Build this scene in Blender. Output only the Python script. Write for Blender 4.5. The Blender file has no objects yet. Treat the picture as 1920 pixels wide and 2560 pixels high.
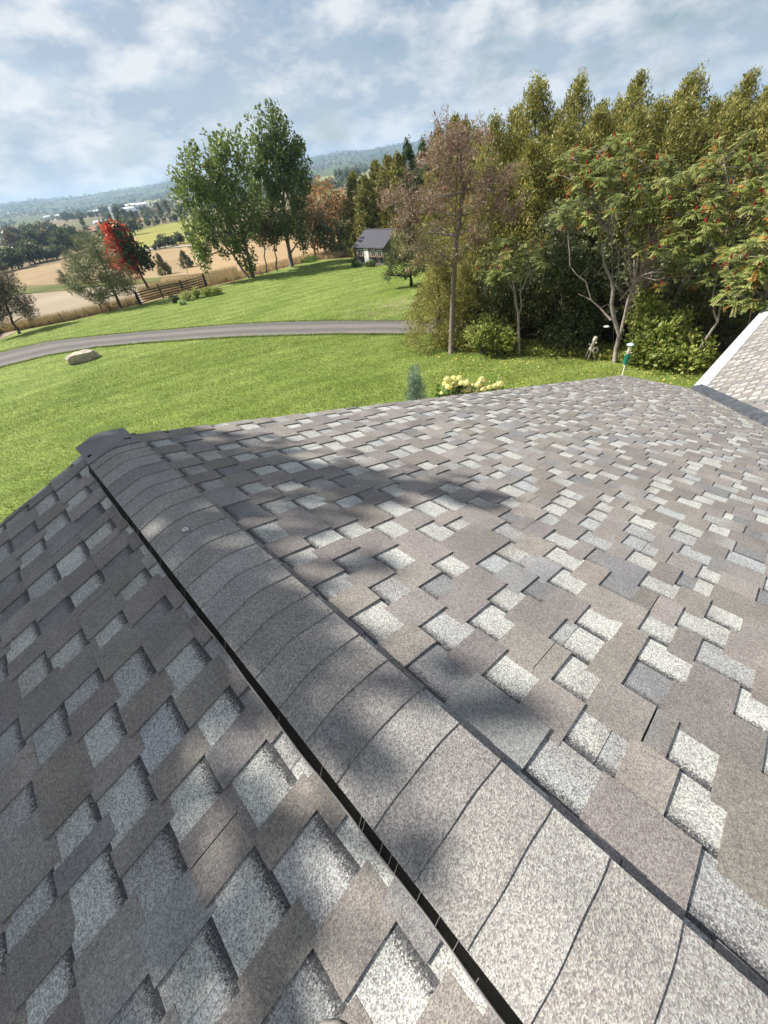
import bpy, math, random
import numpy as np
from mathutils import Vector, Matrix
R = math.radians
rng = np.random.default_rng(7)
random.seed(7)
S = bpy.context.scene
COL = S.collection

# ------------------------------------------------------------------ camera
CZ = 6.5                       # eye height above the ground at the house
FPX, PITCH, ROLL = 1000.0, R(40.8), R(9.0)   # focal length in pixels of the 1920 px wide photograph
_down = np.array([math.cos(PITCH)*math.sin(ROLL), -math.cos(PITCH)*math.cos(ROLL), -math.sin(PITCH)])
_up = -_down
_fh = np.array([0, 0, -1.0]) - (-_up[2])*_up
_fh /= np.linalg.norm(_fh)
CAMM = np.array([np.cross(_fh, _up), _fh, _up])        # camera axes to world axes
cam = bpy.data.cameras.new('camera')
cam.sensor_fit = 'HORIZONTAL'; cam.sensor_width = 36.0
cam.lens = 36.0*FPX/1920.0
cam.clip_start = 0.05; cam.clip_end = 30000
camo = bpy.data.objects.new('camera', cam)
COL.objects.link(camo)
_m = Matrix.Identity(4)
for i in range(3):
    for j in range(3):
        _m[i][j] = CAMM[i][j]
_m[2][3] = CZ
camo.matrix_world = _m
S.camera = camo

# ------------------------------------------------------------------ light, sky
SUN_AZ, SUN_EL = R(-70), R(43)       # azimuth from +Y towards +X
sd = np.array([math.sin(SUN_AZ)*math.cos(SUN_EL), math.cos(SUN_AZ)*math.cos(SUN_EL), math.sin(SUN_EL)])
sun = bpy.data.lights.new('sun', 'SUN')
sun.energy = 5.0; sun.angle = R(0.5); sun.color = (1.0, 0.94, 0.85)
suno = bpy.data.objects.new('sun', sun)
COL.objects.link(suno)
suno.rotation_euler = Vector(sd).to_track_quat('Z', 'Y').to_euler()
suno.location = (-40, 10, 60)
W = bpy.data.worlds.new('World'); S.world = W; W.use_nodes = True
wn, wl = W.node_tree.nodes, W.node_tree.links
wn.clear()
def nd(nodes, t, **kw):
    n = nodes.new(t)
    for k, v in kw.items():
        if k.startswith('i_'):
            n.inputs[k[2:].replace('_', ' ')].default_value = v
        else:
            setattr(n, k, v)
    return n
out = nd(wn, 'ShaderNodeOutputWorld')
sky = nd(wn, 'ShaderNodeTexSky', sky_type='NISHITA', sun_disc=False, sun_elevation=SUN_EL, sun_rotation=SUN_AZ,
         altitude=200.0, air_density=1.0, dust_density=1.6, ozone_density=1.0)
b1 = nd(wn, 'ShaderNodeBackground'); b1.inputs['Strength'].default_value = 0.052
wl.new(sky.outputs[0], b1.inputs[0])
tc = nd(wn, 'ShaderNodeTexCoord')
mp = nd(wn, 'ShaderNodeMapping'); mp.inputs['Scale'].default_value = (1.0, 1.0, 2.0); mp.inputs['Location'].default_value = (3.1, 1.7, 0.35)
wl.new(tc.outputs['Generated'], mp.inputs[0])
n1 = nd(wn, 'ShaderNodeTexNoise'); n1.inputs['Scale'].default_value = 8.5; n1.inputs['Detail'].default_value = 10; n1.inputs['Roughness'].default_value = 0.58; n1.inputs['Distortion'].default_value = 0.0
wl.new(mp.outputs[0], n1.inputs['Vector'])
rp = nd(wn, 'ShaderNodeValToRGB')
rp.color_ramp.elements[0].position = 0.30; rp.color_ramp.elements[0].color = (0, 0, 0, 1)
rp.color_ramp.elements[1].position = 0.52; rp.color_ramp.elements[1].color = (1, 1, 1, 1)
wl.new(n1.outputs['Fac'], rp.inputs[0])
# cloud tone: thick parts go grey underneath, thin rims stay white
mp2 = nd(wn, 'ShaderNodeMapping'); mp2.inputs['Scale'].default_value = (1.0, 1.0, 2.1); mp2.inputs['Location'].default_value = (0.4, 5.2, 1.35)
wl.new(tc.outputs['Generated'], mp2.inputs[0])
n2 = nd(wn, 'ShaderNodeTexNoise'); n2.inputs['Scale'].default_value = 9.5; n2.inputs['Detail'].default_value = 10; n2.inputs['Roughness'].default_value = 0.57; n2.inputs['Distortion'].default_value = 0.0
wl.new(mp2.outputs[0], n2.inputs['Vector'])
rp2 = nd(wn, 'ShaderNodeValToRGB')
rp2.color_ramp.elements[0].position = 0.39; rp2.color_ramp.elements[0].color = (0.92, 0.93, 0.94, 1)
rp2.color_ramp.elements[1].position = 0.59; rp2.color_ramp.elements[1].color = (0.46, 0.55, 0.67, 1)
wl.new(n2.outputs['Fac'], rp2.inputs[0])
b2 = nd(wn, 'ShaderNodeBackground'); b2.inputs['Strength'].default_value = 0.47
wl.new(rp2.outputs[0], b2.inputs[0])
mul = nd(wn, 'ShaderNodeMath', operation='MULTIPLY'); mul.inputs[1].default_value = 0.92
wl.new(rp.outputs[0], mul.inputs[0])
mx = nd(wn, 'ShaderNodeMixShader')
wl.new(mul.outputs[0], mx.inputs[0]); wl.new(b1.outputs[0], mx.inputs[1]); wl.new(b2.outputs[0], mx.inputs[2])
wl.new(mx.outputs[0], out.inputs[0])
S.view_settings.view_transform = 'Standard'; S.view_settings.look = 'None'
S.view_settings.gamma = 1.0; S.view_settings.exposure = 1.02
S.view_settings.use_curve_mapping = False
S.cycles.max_bounces = 6; S.cycles.diffuse_bounces = 3; S.cycles.transparent_max_bounces = 6
S.cycles.volume_bounces = 0
S.cycles.use_denoising = True

# ------------------------------------------------------------------ terrain and pixel helpers
_PD = np.array([0, 13, 20, 28, 36, 50, 60, 100, 200, 400, 800, 1500, 2400, 3300, 4200, 5200, 9000.])
_PZ = np.array([0, 0, -.35, -1.25, -1.45, -1.75, -2.3, -4.2, -6.8, -7.0, -5.5, 0, 18, 62, 95, 96, 60.])
_fd = np.concatenate([np.arange(0, 120, .5), np.geomspace(120, 9000, 400)])
_fz = np.interp(_fd, _PD, _PZ)
_k = np.hanning(17); _k /= _k.sum()
_fz = np.convolve(np.pad(_fz, 8, mode='edge'), _k, 'valid')
def G(x, y):
    x = np.asarray(x, float); y = np.asarray(y, float)
    D = np.hypot(x, y); az = np.arctan2(x, y)
    z = np.interp(D, _fd, _fz)
    nearw = np.clip((60-D)/30, 0, 1)
    rightw = np.clip((az-R(8))/R(14), 0, 1)*np.clip((R(170)-np.abs(az))/R(40), 0, 1)
    z = z + rightw*nearw*(-z)*0.75                      # the wood's side of the lawn stays level
    z = z + 0.10*np.sin(x*.23+1)*np.sin(y*.19)*np.clip((D-14)/10, 0, 1)*np.clip((300-D)/200, 0, 1)
    z = np.where(D > 900, np.where(z > 0, z*(1-.85*np.clip((az-R(13))/R(10), 0, 1)), z), z)
    far = np.clip((D-900)/2000, 0, 1)*(1-.9*np.clip((az-R(13))/R(10), 0, 1))
    z = z + far*(9*np.sin(az*9+1.0)+6*np.sin(az*23+2)+3.0*np.sin(az*61))
    return z
def ray(px, py):
    v = np.array([(px-960)/FPX, -(py-1280)/FPX, -1.0])
    v = CAMM @ v
    return v/np.linalg.norm(v)
def at(px, py):
    r = ray(px, py)
    t = np.geomspace(2, 9000, 4000)
    P = r[None, :]*t[:, None]
    d = P[:, 2]+CZ-G(P[:, 0], P[:, 1])
    i = int(np.argmax(d < 0))
    if d[i] >= 0: i = len(t)-1
    a = t[max(i-1, 0)]; b = t[i]
    for _ in range(30):
        m = (a+b)/2; p = r*m
        if p[2]+CZ-float(G(p[0], p[1])) < 0: b = m
        else: a = m
    p = r*(a+b)/2
    return np.array([p[0], p[1], float(G(p[0], p[1]))])
def at_z(px, py, z):
    r = ray(px, py); t = (z-CZ)/r[2]
    return np.array([r[0]*t, r[1]*t, z])
def at_d(px, py, D):
    r = ray(px, py); t = D/math.hypot(r[0], r[1])
    return np.array([r[0]*t, r[1]*t, CZ+r[2]*t])
def azd(px, py, D):
    p = at_d(px, py, D)
    return np.array([p[0], p[1], float(G(p[0], p[1]))])

# ------------------------------------------------------------------ mesh helpers
class MB:
    def __init__(s):
        s.v = []; s.f = []; s.c = []; s.a = []; s.n = 0
    def add(s, verts, faces, col=(.5, .5, .5), att=None):
        verts = np.asarray(verts, float).reshape(-1, 3)
        s.v.append(verts)
        faces = np.asarray(faces, int)
        s.f.append(faces+s.n)
        c = np.asarray(col, float)
        if c.ndim == 1: c = np.repeat(c[None, :], len(verts), 0)
        s.c.append(c)
        if att is None: att = np.zeros((len(verts), 3))
        att = np.asarray(att, float)
        if att.ndim == 1: att = np.repeat(att[None, :], len(verts), 0)
        s.a.append(att)
        s.n += len(verts)
        return s
    def box(s, c, size, rot=None, col=(.5, .5, .5)):
        hx, hy, hz = np.asarray(size)/2
        v = np.array([[x, y, z] for x in (-hx, hx) for y in (-hy, hy) for z in (-hz, hz)])
        if rot is not None: v = v @ np.asarray(rot).T
        v = v+np.asarray(c)
        f = [[0, 1, 3, 2], [4, 6, 7, 5], [0, 4, 5, 1], [2, 3, 7, 6], [0, 2, 6, 4], [1, 5, 7, 3]]
        return s.add(v, f, col)
    def tube(s, pts, rad, n=7, col=(.5, .5, .5), cap=True):
        pts = np.asarray(pts, float); m = len(pts)
        rad = np.broadcast_to(np.asarray(rad, float), (m,))
        V = []
        for i in range(m):
            d = pts[min(i+1, m-1)]-pts[max(i-1, 0)]
            d = d/(np.linalg.norm(d)+1e-9)
            a = np.cross(d, [0, 0, 1.0]) if abs(d[2]) < .9 else np.cross(d, [1.0, 0, 0])
            a /= np.linalg.norm(a); b = np.cross(d, a)
            th = np.arange(n)*2*math.pi/n
            V.append(pts[i]+rad[i]*(np.cos(th)[:, None]*a+np.sin(th)[:, None]*b))
        V = np.concatenate(V)
        F = []
        for i in range(m-1):
            for j in range(n):
                F.append([i*n+j, i*n+(j+1) % n, (i+1)*n+(j+1) % n, (i+1)*n+j])
        s.add(V, F, col)
        if cap:
            for k, i in ((0, 0), (1, m-1)):
                idx = np.arange(n)+i*n
                c = len(V)
                base = s.n-len(V)
                s.v.append(pts[i][None, :]); s.c.append(np.asarray(col, float)[None, :3]); s.a.append(np.zeros((1, 3)))
                fs = [[base+idx[j], base+idx[(j+1) % n], s.n, s.n] for j in range(n)]
                s.f.append(np.array(fs)); s.n += 1
        return s
    def lathe(s, base, prof, n=12, col=(.5, .5, .5), axis=None):
        prof = np.asarray(prof, float); th = np.arange(n)*2*math.pi/n
        V = np.concatenate([np.stack([r*np.cos(th), r*np.sin(th), np.full(n, z)], 1) for r, z in prof])
        if axis is not None: V = V @ np.asarray(axis).T
        V = V+np.asarray(base)
        F = [[i*n+j, i*n+(j+1) % n, (i+1)*n+(j+1) % n, (i+1)*n+j] for i in range(len(prof)-1) for j in range(n)]
        return s.add(V, F, col)
    def mesh(s, name):
        V = np.concatenate(s.v); C = np.concatenate(s.c); A = np.concatenate(s.a)
        loops = []; tot = []
        for f in s.f:
            if f.shape[1] == 4:
                tri = f[:, 2] == f[:, 3]
                if tri.any():
                    q = f[~tri]; t = f[tri][:, :3]
                    if len(q): loops.append(q.ravel()); tot.append(np.full(len(q), 4))
                    loops.append(t.ravel()); tot.append(np.full(len(t), 3))
                    continue
            loops.append(f.ravel()); tot.append(np.full(len(f), f.shape[1]))
        L = np.concatenate(loops).astype(np.int32); T = np.concatenate(tot).astype(np.int32)
        me = bpy.data.meshes.new(name)
        me.vertices.add(len(V)); me.vertices.foreach_set('co', V.astype(np.float32).ravel())
        me.loops.add(len(L)); me.loops.foreach_set('vertex_index', L)
        me.polygons.add(len(T))
        st = np.concatenate([[0], np.cumsum(T)[:-1]]).astype(np.int32)
        me.polygons.foreach_set('loop_start', st); me.polygons.foreach_set('loop_total', T)
        ca = me.attributes.new('Col', 'FLOAT_COLOR', 'POINT')
        ca.data.foreach_set('color', np.concatenate([C[:, :3], np.ones((len(C), 1))], 1).astype(np.float32).ravel())
        if np.any(A):
            va = me.attributes.new('pv', 'FLOAT_VECTOR', 'POINT')
            va.data.foreach_set('vector', A.astype(np.float32).ravel())
        me.update(calc_edges=True)
        return me
    def build(s, name, mat, parent=None, smooth=False, kind=None, loc=None):
        if loc is not None:
            loc = np.asarray(loc, float)
            s.v = [x-loc for x in s.v]
        me = s.mesh(name)
        me.polygons.foreach_set('use_smooth', np.full(len(me.polygons), bool(smooth)))
        me.materials.append(mat)
        o = bpy.data.objects.new(name, me); COL.objects.link(o)
        if loc is not None: o.location = loc
        if parent is not None: o.parent = parent
        if kind: o['kind'] = kind
        return o
def empty(name, loc, label, cat, group=None):
    o = bpy.data.objects.new(name, None); COL.objects.link(o)
    o.empty_display_size = .2
    o.location = tuple(float(a) for a in loc)
    tag(o, label, cat, group)
    return o
def tag(o, label, cat, group=None):
    o['label'] = label; o['category'] = cat
    if group: o['group'] = group
    return o
def rel(root, p):
    return np.asarray(p, float)-np.array(root.location)
def copy_tree(o, parent=None):
    c = o.copy(); COL.objects.link(c)
    c.parent = parent
    for ch in [x for x in COL.objects if x.parent == o]:
        copy_tree(ch, c)
    return c
def rotz(a):
    c, s = math.cos(a), math.sin(a)
    return np.array([[c, -s, 0], [s, c, 0], [0, 0, 1.0]])

# ------------------------------------------------------------------ materials
def mat_new(name):
    m = bpy.data.materials.new(name); m.use_nodes = True
    n = m.node_tree.nodes; n.clear()
    o = n.new('ShaderNodeOutputMaterial'); p = n.new('ShaderNodeBsdfPrincipled')
    m.node_tree.links.new(p.outputs[0], o.inputs[0])
    return m, n, m.node_tree.links, p
def add_bump(n, l, p, height, strength, dist):
    b = n.new('ShaderNodeBump'); b.inputs['Strength'].default_value = strength; b.inputs['Distance'].default_value = dist
    l.new(height, b.inputs['Height']); l.new(b.outputs[0], p.inputs['Normal'])
def mat_noise(name, c1, c2, scale=5.0, rough=.9, detail=6, bump=.3, bdist=.01, contrast=(.35, .65), stretch=(1, 1, 1), spec=.3, metal=0.0, obj=False):
    m, n, l, p = mat_new(name)
    g = n.new('ShaderNodeTexCoord'); mp = n.new('ShaderNodeMapping'); mp.inputs['Scale'].default_value = stretch
    if obj: l.new(g.outputs['Object'], mp.inputs[0])
    else:
        ge = n.new('ShaderNodeNewGeometry'); l.new(ge.outputs['Position'], mp.inputs[0])
    t = n.new('ShaderNodeTexNoise'); t.inputs['Scale'].default_value = scale; t.inputs['Detail'].default_value = detail; t.inputs['Roughness'].default_value = .6
    l.new(mp.outputs[0], t.inputs['Vector'])
    r = n.new('ShaderNodeValToRGB')
    r.color_ramp.elements[0].position = contrast[0]; r.color_ramp.elements[0].color = (*c1, 1)
    r.color_ramp.elements[1].position = contrast[1]; r.color_ramp.elements[1].color = (*c2, 1)
    l.new(t.outputs['Fac'], r.inputs[0]); l.new(r.outputs[0], p.inputs['Base Color'])
    p.inputs['Roughness'].default_value = rough; p.inputs['Specular IOR Level'].default_value = spec; p.inputs['Metallic'].default_value = metal
    if bump: add_bump(n, l, p, t.outputs['Fac'], bump, bdist)
    return m
def mat_attr(name, rough=.9, scale=30.0, amt=.35, bump=0, spec=.2):
    m, n, l, p = mat_new(name)
    a = n.new('ShaderNodeAttribute'); a.attribute_name = 'Col'
    ge = n.new('ShaderNodeNewGeometry')
    t = n.new('ShaderNodeTexNoise'); t.inputs['Scale'].default_value = scale; t.inputs['Detail'].default_value = 5
    l.new(ge.outputs['Position'], t.inputs['Vector'])
    mr = n.new('ShaderNodeMapRange'); mr.inputs['From Min'].default_value = .25; mr.inputs['From Max'].default_value = .75
    mr.inputs['To Min'].default_value = 1-amt; mr.inputs['To Max'].default_value = 1+amt
    l.new(t.outputs['Fac'], mr.inputs[0])
    mu = n.new('ShaderNodeVectorMath'); mu.operation = 'SCALE'
    l.new(a.outputs['Color'], mu.inputs[0]); l.new(mr.outputs[0], mu.inputs['Scale'])
    l.new(mu.outputs[0], p.inputs['Base Color'])
    p.inputs['Roughness'].default_value = rough; p.inputs['Specular IOR Level'].default_value = spec
    if bump: add_bump(n, l, p, t.outputs['Fac'], bump, .02)
    return m
def mat_leaf(name, trans=.35, amt=.3, gain=1.55):
    m = bpy.data.materials.new(name); m.use_nodes = True
    n = m.node_tree.nodes; n.clear(); l = m.node_tree.links
    o = n.new('ShaderNodeOutputMaterial')
    a = n.new('ShaderNodeAttribute'); a.attribute_name = 'Col'
    ge = n.new('ShaderNodeNewGeometry')
    t = n.new('ShaderNodeTexNoise'); t.inputs['Scale'].default_value = 1.3; t.inputs['Detail'].default_value = 4
    l.new(ge.outputs['Position'], t.inputs['Vector'])
    mr = n.new('ShaderNodeMapRange'); mr.inputs['From Min'].default_value = .3; mr.inputs['From Max'].default_value = .7
    mr.inputs['To Min'].default_value = gain*(1-amt); mr.inputs['To Max'].default_value = gain*(1+amt)
    l.new(t.outputs['Fac'], mr.inputs[0])
    mu = n.new('ShaderNodeVectorMath'); mu.operation = 'SCALE'
    l.new(a.outputs['Color'], mu.inputs[0]); l.new(mr.outputs[0], mu.inputs['Scale'])
    p = n.new('ShaderNodeBsdfPrincipled'); p.inputs['Roughness'].default_value = .5; p.inputs['Specular IOR Level'].default_value = .35
    tr = n.new('ShaderNodeBsdfTranslucent')
    ms = n.new('ShaderNodeMixShader'); ms.inputs[0].default_value = trans
    l.new(mu.outputs[0], p.inputs['Base Color']); l.new(mu.outputs[0], tr.inputs['Color'])
    l.new(p.outputs[0], ms.inputs[1]); l.new(tr.outputs[0], ms.inputs[2]); l.new(ms.outputs[0], o.inputs[0])
    return m
LEAF = mat_leaf('leaf')
NEEDLE = mat_leaf('needle', .28, .3, 1.8)
BARK = mat_attr('bark', .95, 14.0, .45, .5)
PAINT = mat_attr('weathered_paint', .7, 25.0, .12, .0, .3)
FLAT = mat_attr('plain_finish', .6, 60.0, .06, .0, .4)

# shingle granules: colour from the piece, a printed shade line along the upper edge of the recessed tabs
def mat_shingle():
    m, n, l, p = mat_new('granule_shingle')
    a = n.new('ShaderNodeAttribute'); a.attribute_name = 'Col'
    v = n.new('ShaderNodeAttribute'); v.attribute_name = 'pv'
    sp = n.new('ShaderNodeSeparateXYZ'); l.new(v.outputs['Vector'], sp.inputs[0])
    ge = n.new('ShaderNodeNewGeometry')
    vo = n.new('ShaderNodeTexVoronoi'); vo.inputs['Scale'].default_value = 380
    l.new(ge.outputs['Position'], vo.inputs['Vector'])
    bw = n.new('ShaderNodeSeparateXYZ'); l.new(vo.outputs['Color'], bw.inputs[0])
    t2 = n.new('ShaderNodeTexNoise'); t2.inputs['Scale'].default_value = 110; t2.inputs['Detail'].default_value = 3
    l.new(ge.outputs['Position'], t2.inputs['Vector'])
    t3 = n.new('ShaderNodeTexNoise'); t3.inputs['Scale'].default_value = 7; t3.inputs['Detail'].default_value = 4
    l.new(ge.outputs['Position'], t3.inputs['Vector'])
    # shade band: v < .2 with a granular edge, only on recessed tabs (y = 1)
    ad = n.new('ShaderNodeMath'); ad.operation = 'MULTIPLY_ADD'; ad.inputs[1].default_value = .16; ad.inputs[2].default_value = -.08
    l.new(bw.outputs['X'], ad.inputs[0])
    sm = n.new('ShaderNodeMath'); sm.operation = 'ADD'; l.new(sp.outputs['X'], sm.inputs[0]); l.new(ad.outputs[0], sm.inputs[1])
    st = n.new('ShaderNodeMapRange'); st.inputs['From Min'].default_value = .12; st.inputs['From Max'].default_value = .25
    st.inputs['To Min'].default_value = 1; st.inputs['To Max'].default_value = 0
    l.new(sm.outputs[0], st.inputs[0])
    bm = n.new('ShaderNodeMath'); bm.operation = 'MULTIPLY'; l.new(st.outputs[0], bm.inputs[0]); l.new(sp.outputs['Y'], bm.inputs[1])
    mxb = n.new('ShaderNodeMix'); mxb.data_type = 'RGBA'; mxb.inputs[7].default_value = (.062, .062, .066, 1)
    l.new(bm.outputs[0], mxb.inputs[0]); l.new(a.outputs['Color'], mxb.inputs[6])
    # granule brightness: z attribute = contrast
    g1 = n.new('ShaderNodeMapRange'); g1.inputs['From Min'].default_value = 0; g1.inputs['From Max'].default_value = 1
    g1.inputs['To Min'].default_value = -1; g1.inputs['To Max'].default_value = 1
    l.new(bw.outputs['Y'], g1.inputs[0])
    g2 = n.new('ShaderNodeMath'); g2.operation = 'MULTIPLY_ADD'; g2.inputs[2].default_value = 1.0
    l.new(g1.outputs[0], g2.inputs[0]); l.new(sp.outputs['Z'], g2.inputs[1])
    g3 = n.new('ShaderNodeMapRange'); g3.inputs['From Min'].default_value = .3; g3.inputs['From Max'].default_value = .7; g3.inputs['To Min'].default_value = .86; g3.inputs['To Max'].default_value = 1.14
    l.new(t2.outputs['Fac'], g3.inputs[0])
    g4 = n.new('ShaderNodeMapRange'); g4.inputs['From Min'].default_value = .3; g4.inputs['From Max'].default_value = .7; g4.inputs['To Min'].default_value = .88; g4.inputs['To Max'].default_value = 1.12
    l.new(t3.outputs['Fac'], g4.inputs[0])
    m1 = n.new('ShaderNodeMath'); m1.operation = 'MULTIPLY'; l.new(g2.outputs[0], m1.inputs[0]); l.new(g3.outputs[0], m1.inputs[1])
    m2 = n.new('ShaderNodeMath'); m2.operation = 'MULTIPLY'; l.new(m1.outputs[0], m2.inputs[0]); l.new(g4.outputs[0], m2.inputs[1])
    tn = n.new('ShaderNodeMix'); tn.data_type = 'RGBA'; tn.blend_type = 'OVERLAY'; tn.inputs[0].default_value = .05
    l.new(mxb.outputs[2], tn.inputs[6]); l.new(vo.outputs['Color'], tn.inputs[7])
    sc = n.new('ShaderNodeVectorMath'); sc.operation = 'SCALE'
    l.new(tn.outputs[2], sc.inputs[0]); l.new(m2.outputs[0], sc.inputs['Scale'])
    l.new(sc.outputs[0], p.inputs['Base Color'])
    p.inputs['Roughness'].default_value = .85; p.inputs['Specular IOR Level'].default_value = .25
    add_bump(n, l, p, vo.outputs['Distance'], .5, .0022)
    return m
SHINGLE = mat_shingle()

# ================================================================== ground, lawn, fields
def mat_ground():
    m, n, l, p = mat_new('meadow_and_fields')
    ge = n.new('ShaderNodeNewGeometry')
    mp = n.new('ShaderNodeMapping'); mp.inputs['Scale'].default_value = (.0042, .0016, 0); mp.inputs['Rotation'].default_value = (0, 0, R(24))
    l.new(ge.outputs['Position'], mp.inputs[0])
    wv = n.new('ShaderNodeTexNoise'); wv.inputs['Scale'].default_value = .004; l.new(ge.outputs['Position'], wv.inputs['Vector'])
    vo = n.new('ShaderNodeTexVoronoi'); vo.distance = 'CHEBYCHEV'; vo.inputs['Scale'].default_value = 1.0; l.new(mp.outputs[0], vo.inputs['Vector'])
    sx = n.new('ShaderNodeSeparateXYZ'); l.new(vo.outputs['Color'], sx.inputs[0])
    r = n.new('ShaderNodeValToRGB'); r.color_ramp.interpolation = 'CONSTANT'
    cs = [(0, (0.079, 0.094, 0.032)), (.2, (0.158, 0.137, 0.072)), (.36, (0.094, 0.115, 0.036)), (.5, (0.065, 0.079, 0.032)), (.64, (0.173, 0.137, 0.079)), (.76, (0.115, 0.122, 0.043)), (.9, (0.072, 0.094, 0.036))]
    r.color_ramp.elements[0].color = (*cs[0][1], 1); r.color_ramp.elements[1].position = cs[1][0]; r.color_ramp.elements[1].color = (*cs[1][1], 1)
    for q, c in cs[2:]:
        e = r.color_ramp.elements.new(q); e.color = (*c, 1)
    l.new(sx.outputs[0], r.inputs[0])
    t = n.new('ShaderNodeTexNoise'); t.inputs['Scale'].default_value = .9; t.inputs['Detail'].default_value = 8; l.new(ge.outputs['Position'], t.inputs['Vector'])
    r2 = n.new('ShaderNodeValToRGB'); r2.color_ramp.elements[0].position = .3; r2.color_ramp.elements[0].color = (.15, .105, .05, 1)
    r2.color_ramp.elements[1].position = .7; r2.color_ramp.elements[1].color = (.25, .19, .10, 1); l.new(t.outputs['Fac'], r2.inputs[0])
    # dry meadow near, farmed patchwork further out
    ln = n.new('ShaderNodeVectorMath'); ln.operation = 'LENGTH'; l.new(ge.outputs['Position'], ln.inputs[0])
    mr = n.new('ShaderNodeMapRange'); mr.inputs['From Min'].default_value = 190; mr.inputs['From Max'].default_value = 215; l.new(ln.outputs['Value'], mr.inputs[0])
    mx = n.new('ShaderNodeMix'); mx.data_type = 'RGBA'; l.new(mr.outputs[0], mx.inputs[0]); l.new(r2.outputs[0], mx.inputs[6]); l.new(r.outputs[0], mx.inputs[7])
    # wooded hills at the far side of the valley
    t4 = n.new('ShaderNodeTexNoise'); t4.inputs['Scale'].default_value = .006; t4.inputs['Detail'].default_value = 8; l.new(ge.outputs['Position'], t4.inputs['Vector'])
    r4 = n.new('ShaderNodeValToRGB'); r4.color_ramp.elements[0].position = .45; r4.color_ramp.elements[0].color = (.03, .045, .018, 1)
    r4.color_ramp.elements[1].position = .62; r4.color_ramp.elements[1].color = (.10, .12, .05, 1); l.new(t4.outputs['Fac'], r4.inputs[0])
    mr4 = n.new('ShaderNodeMapRange'); mr4.inputs['From Min'].default_value = 1700; mr4.inputs['From Max'].default_value = 2500; l.new(ln.outputs['Value'], mr4.inputs[0])
    mx4 = n.new('ShaderNodeMix'); mx4.data_type = 'RGBA'; l.new(mr4.outputs[0], mx4.inputs[0]); l.new(mx.outputs[2], mx4.inputs[6]); l.new(r4.outputs[0], mx4.inputs[7])
    l.new(mx4.outputs[2], p.inputs['Base Color']); p.inputs['Roughness'].default_value = 1; p.inputs['Specular IOR Level'].default_value = .1
    return m
def mat_lawn():
    m, n, l, p = mat_new('mown_lawn')
    ge = n.new('ShaderNodeNewGeometry')
    def noise(sc, det=5, st=(1, 1, 1), rot=0):
        mp = n.new('ShaderNodeMapping'); mp.inputs['Scale'].default_value = st; mp.inputs['Rotation'].default_value = (0, 0, rot)
        l.new(ge.outputs['Position'], mp.inputs[0])
        t = n.new('ShaderNodeTexNoise'); t.inputs['Scale'].default_value = sc; t.inputs['Detail'].default_value = det; t.inputs['Roughness'].default_value = .65
        l.new(mp.outputs[0], t.inputs['Vector']); return t
    a = noise(.35, 6); b = noise(7, 7, (.5, 1.5, 1), R(-15)); c = noise(34, 3); d = noise(1.3, 9, (.4, 1.5, 1), R(-12))
    r = n.new('ShaderNodeValToRGB')
    r.color_ramp.elements[0].position = .30; r.color_ramp.elements[0].color = (.078, .115, .021, 1)
    r.color_ramp.elements[1].position = .72; r.color_ramp.elements[1].color = (.25, .285, .082, 1)
    e = r.color_ramp.elements.new(.5); e.color = (.15, .202, .042, 1)
    s1 = n.new('ShaderNodeMath'); s1.operation = 'MULTIPLY_ADD'; s1.inputs[1].default_value = .5
    l.new(a.outputs['Fac'], s1.inputs[0])
    s2 = n.new('ShaderNodeMath'); s2.operation = 'MULTIPLY_ADD'; s2.inputs[1].default_value = .55; s2.inputs[2].default_value = -.22
    l.new(b.outputs['Fac'], s2.inputs[0]); l.new(s2.outputs[0], s1.inputs[2])
    s3 = n.new('ShaderNodeMath'); s3.operation = 'MULTIPLY_ADD'; s3.inputs[1].default_value = .42; l.new(d.outputs['Fac'], s3.inputs[0]); l.new(s1.outputs[0], s3.inputs[2])
    l.new(s3.outputs[0], r.inputs[0])
    g = n.new('ShaderNodeMapRange'); g.inputs['From Min'].default_value = .3; g.inputs['From Max'].default_value = .7; g.inputs['To Min'].default_value = .7; g.inputs['To Max'].default_value = 1.3
    l.new(c.outputs['Fac'], g.inputs[0])
    mpw = n.new('ShaderNodeMapping'); mpw.inputs['Rotation'].default_value = (0, 0, R(70)); l.new(ge.outputs['Position'], mpw.inputs[0])
    wv = n.new('ShaderNodeTexWave'); wv.inputs['Scale'].default_value = .17; wv.inputs['Distortion'].default_value = 2.2; wv.inputs['Detail'].default_value = 3; wv.inputs['Detail Scale'].default_value = .5; l.new(mpw.outputs[0], wv.inputs['Vector'])
    wr_ = n.new('ShaderNodeMapRange'); wr_.inputs['To Min'].default_value = .91; wr_.inputs['To Max'].default_value = 1.09; l.new(wv.outputs['Fac'], wr_.inputs[0])
    gm = n.new('ShaderNodeMath'); gm.operation = 'MULTIPLY'; l.new(g.outputs[0], gm.inputs[0]); l.new(wr_.outputs[0], gm.inputs[1]); g = gm
    mu = n.new('ShaderNodeVectorMath'); mu.operation = 'SCALE'; l.new(r.outputs[0], mu.inputs[0]); l.new(g.outputs[0], mu.inputs['Scale'])
    # bare straw-coloured wear on the bank beside the drive
    at_ = n.new('ShaderNodeAttribute'); at_.attribute_name = 'pv'; sx = n.new('ShaderNodeSeparateXYZ'); l.new(at_.outputs['Vector'], sx.inputs[0])
    w = noise(2.6, 8, (.7, 1.6, 1))
    wr = n.new('ShaderNodeMapRange'); wr.inputs['From Min'].default_value = .50; wr.inputs['From Max'].default_value = .60; l.new(w.outputs['Fac'], wr.inputs[0])
    wm = n.new('ShaderNodeMath'); wm.operation = 'MULTIPLY'; l.new(wr.outputs[0], wm.inputs[0]); l.new(sx.outputs[0], wm.inputs[1])
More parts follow.
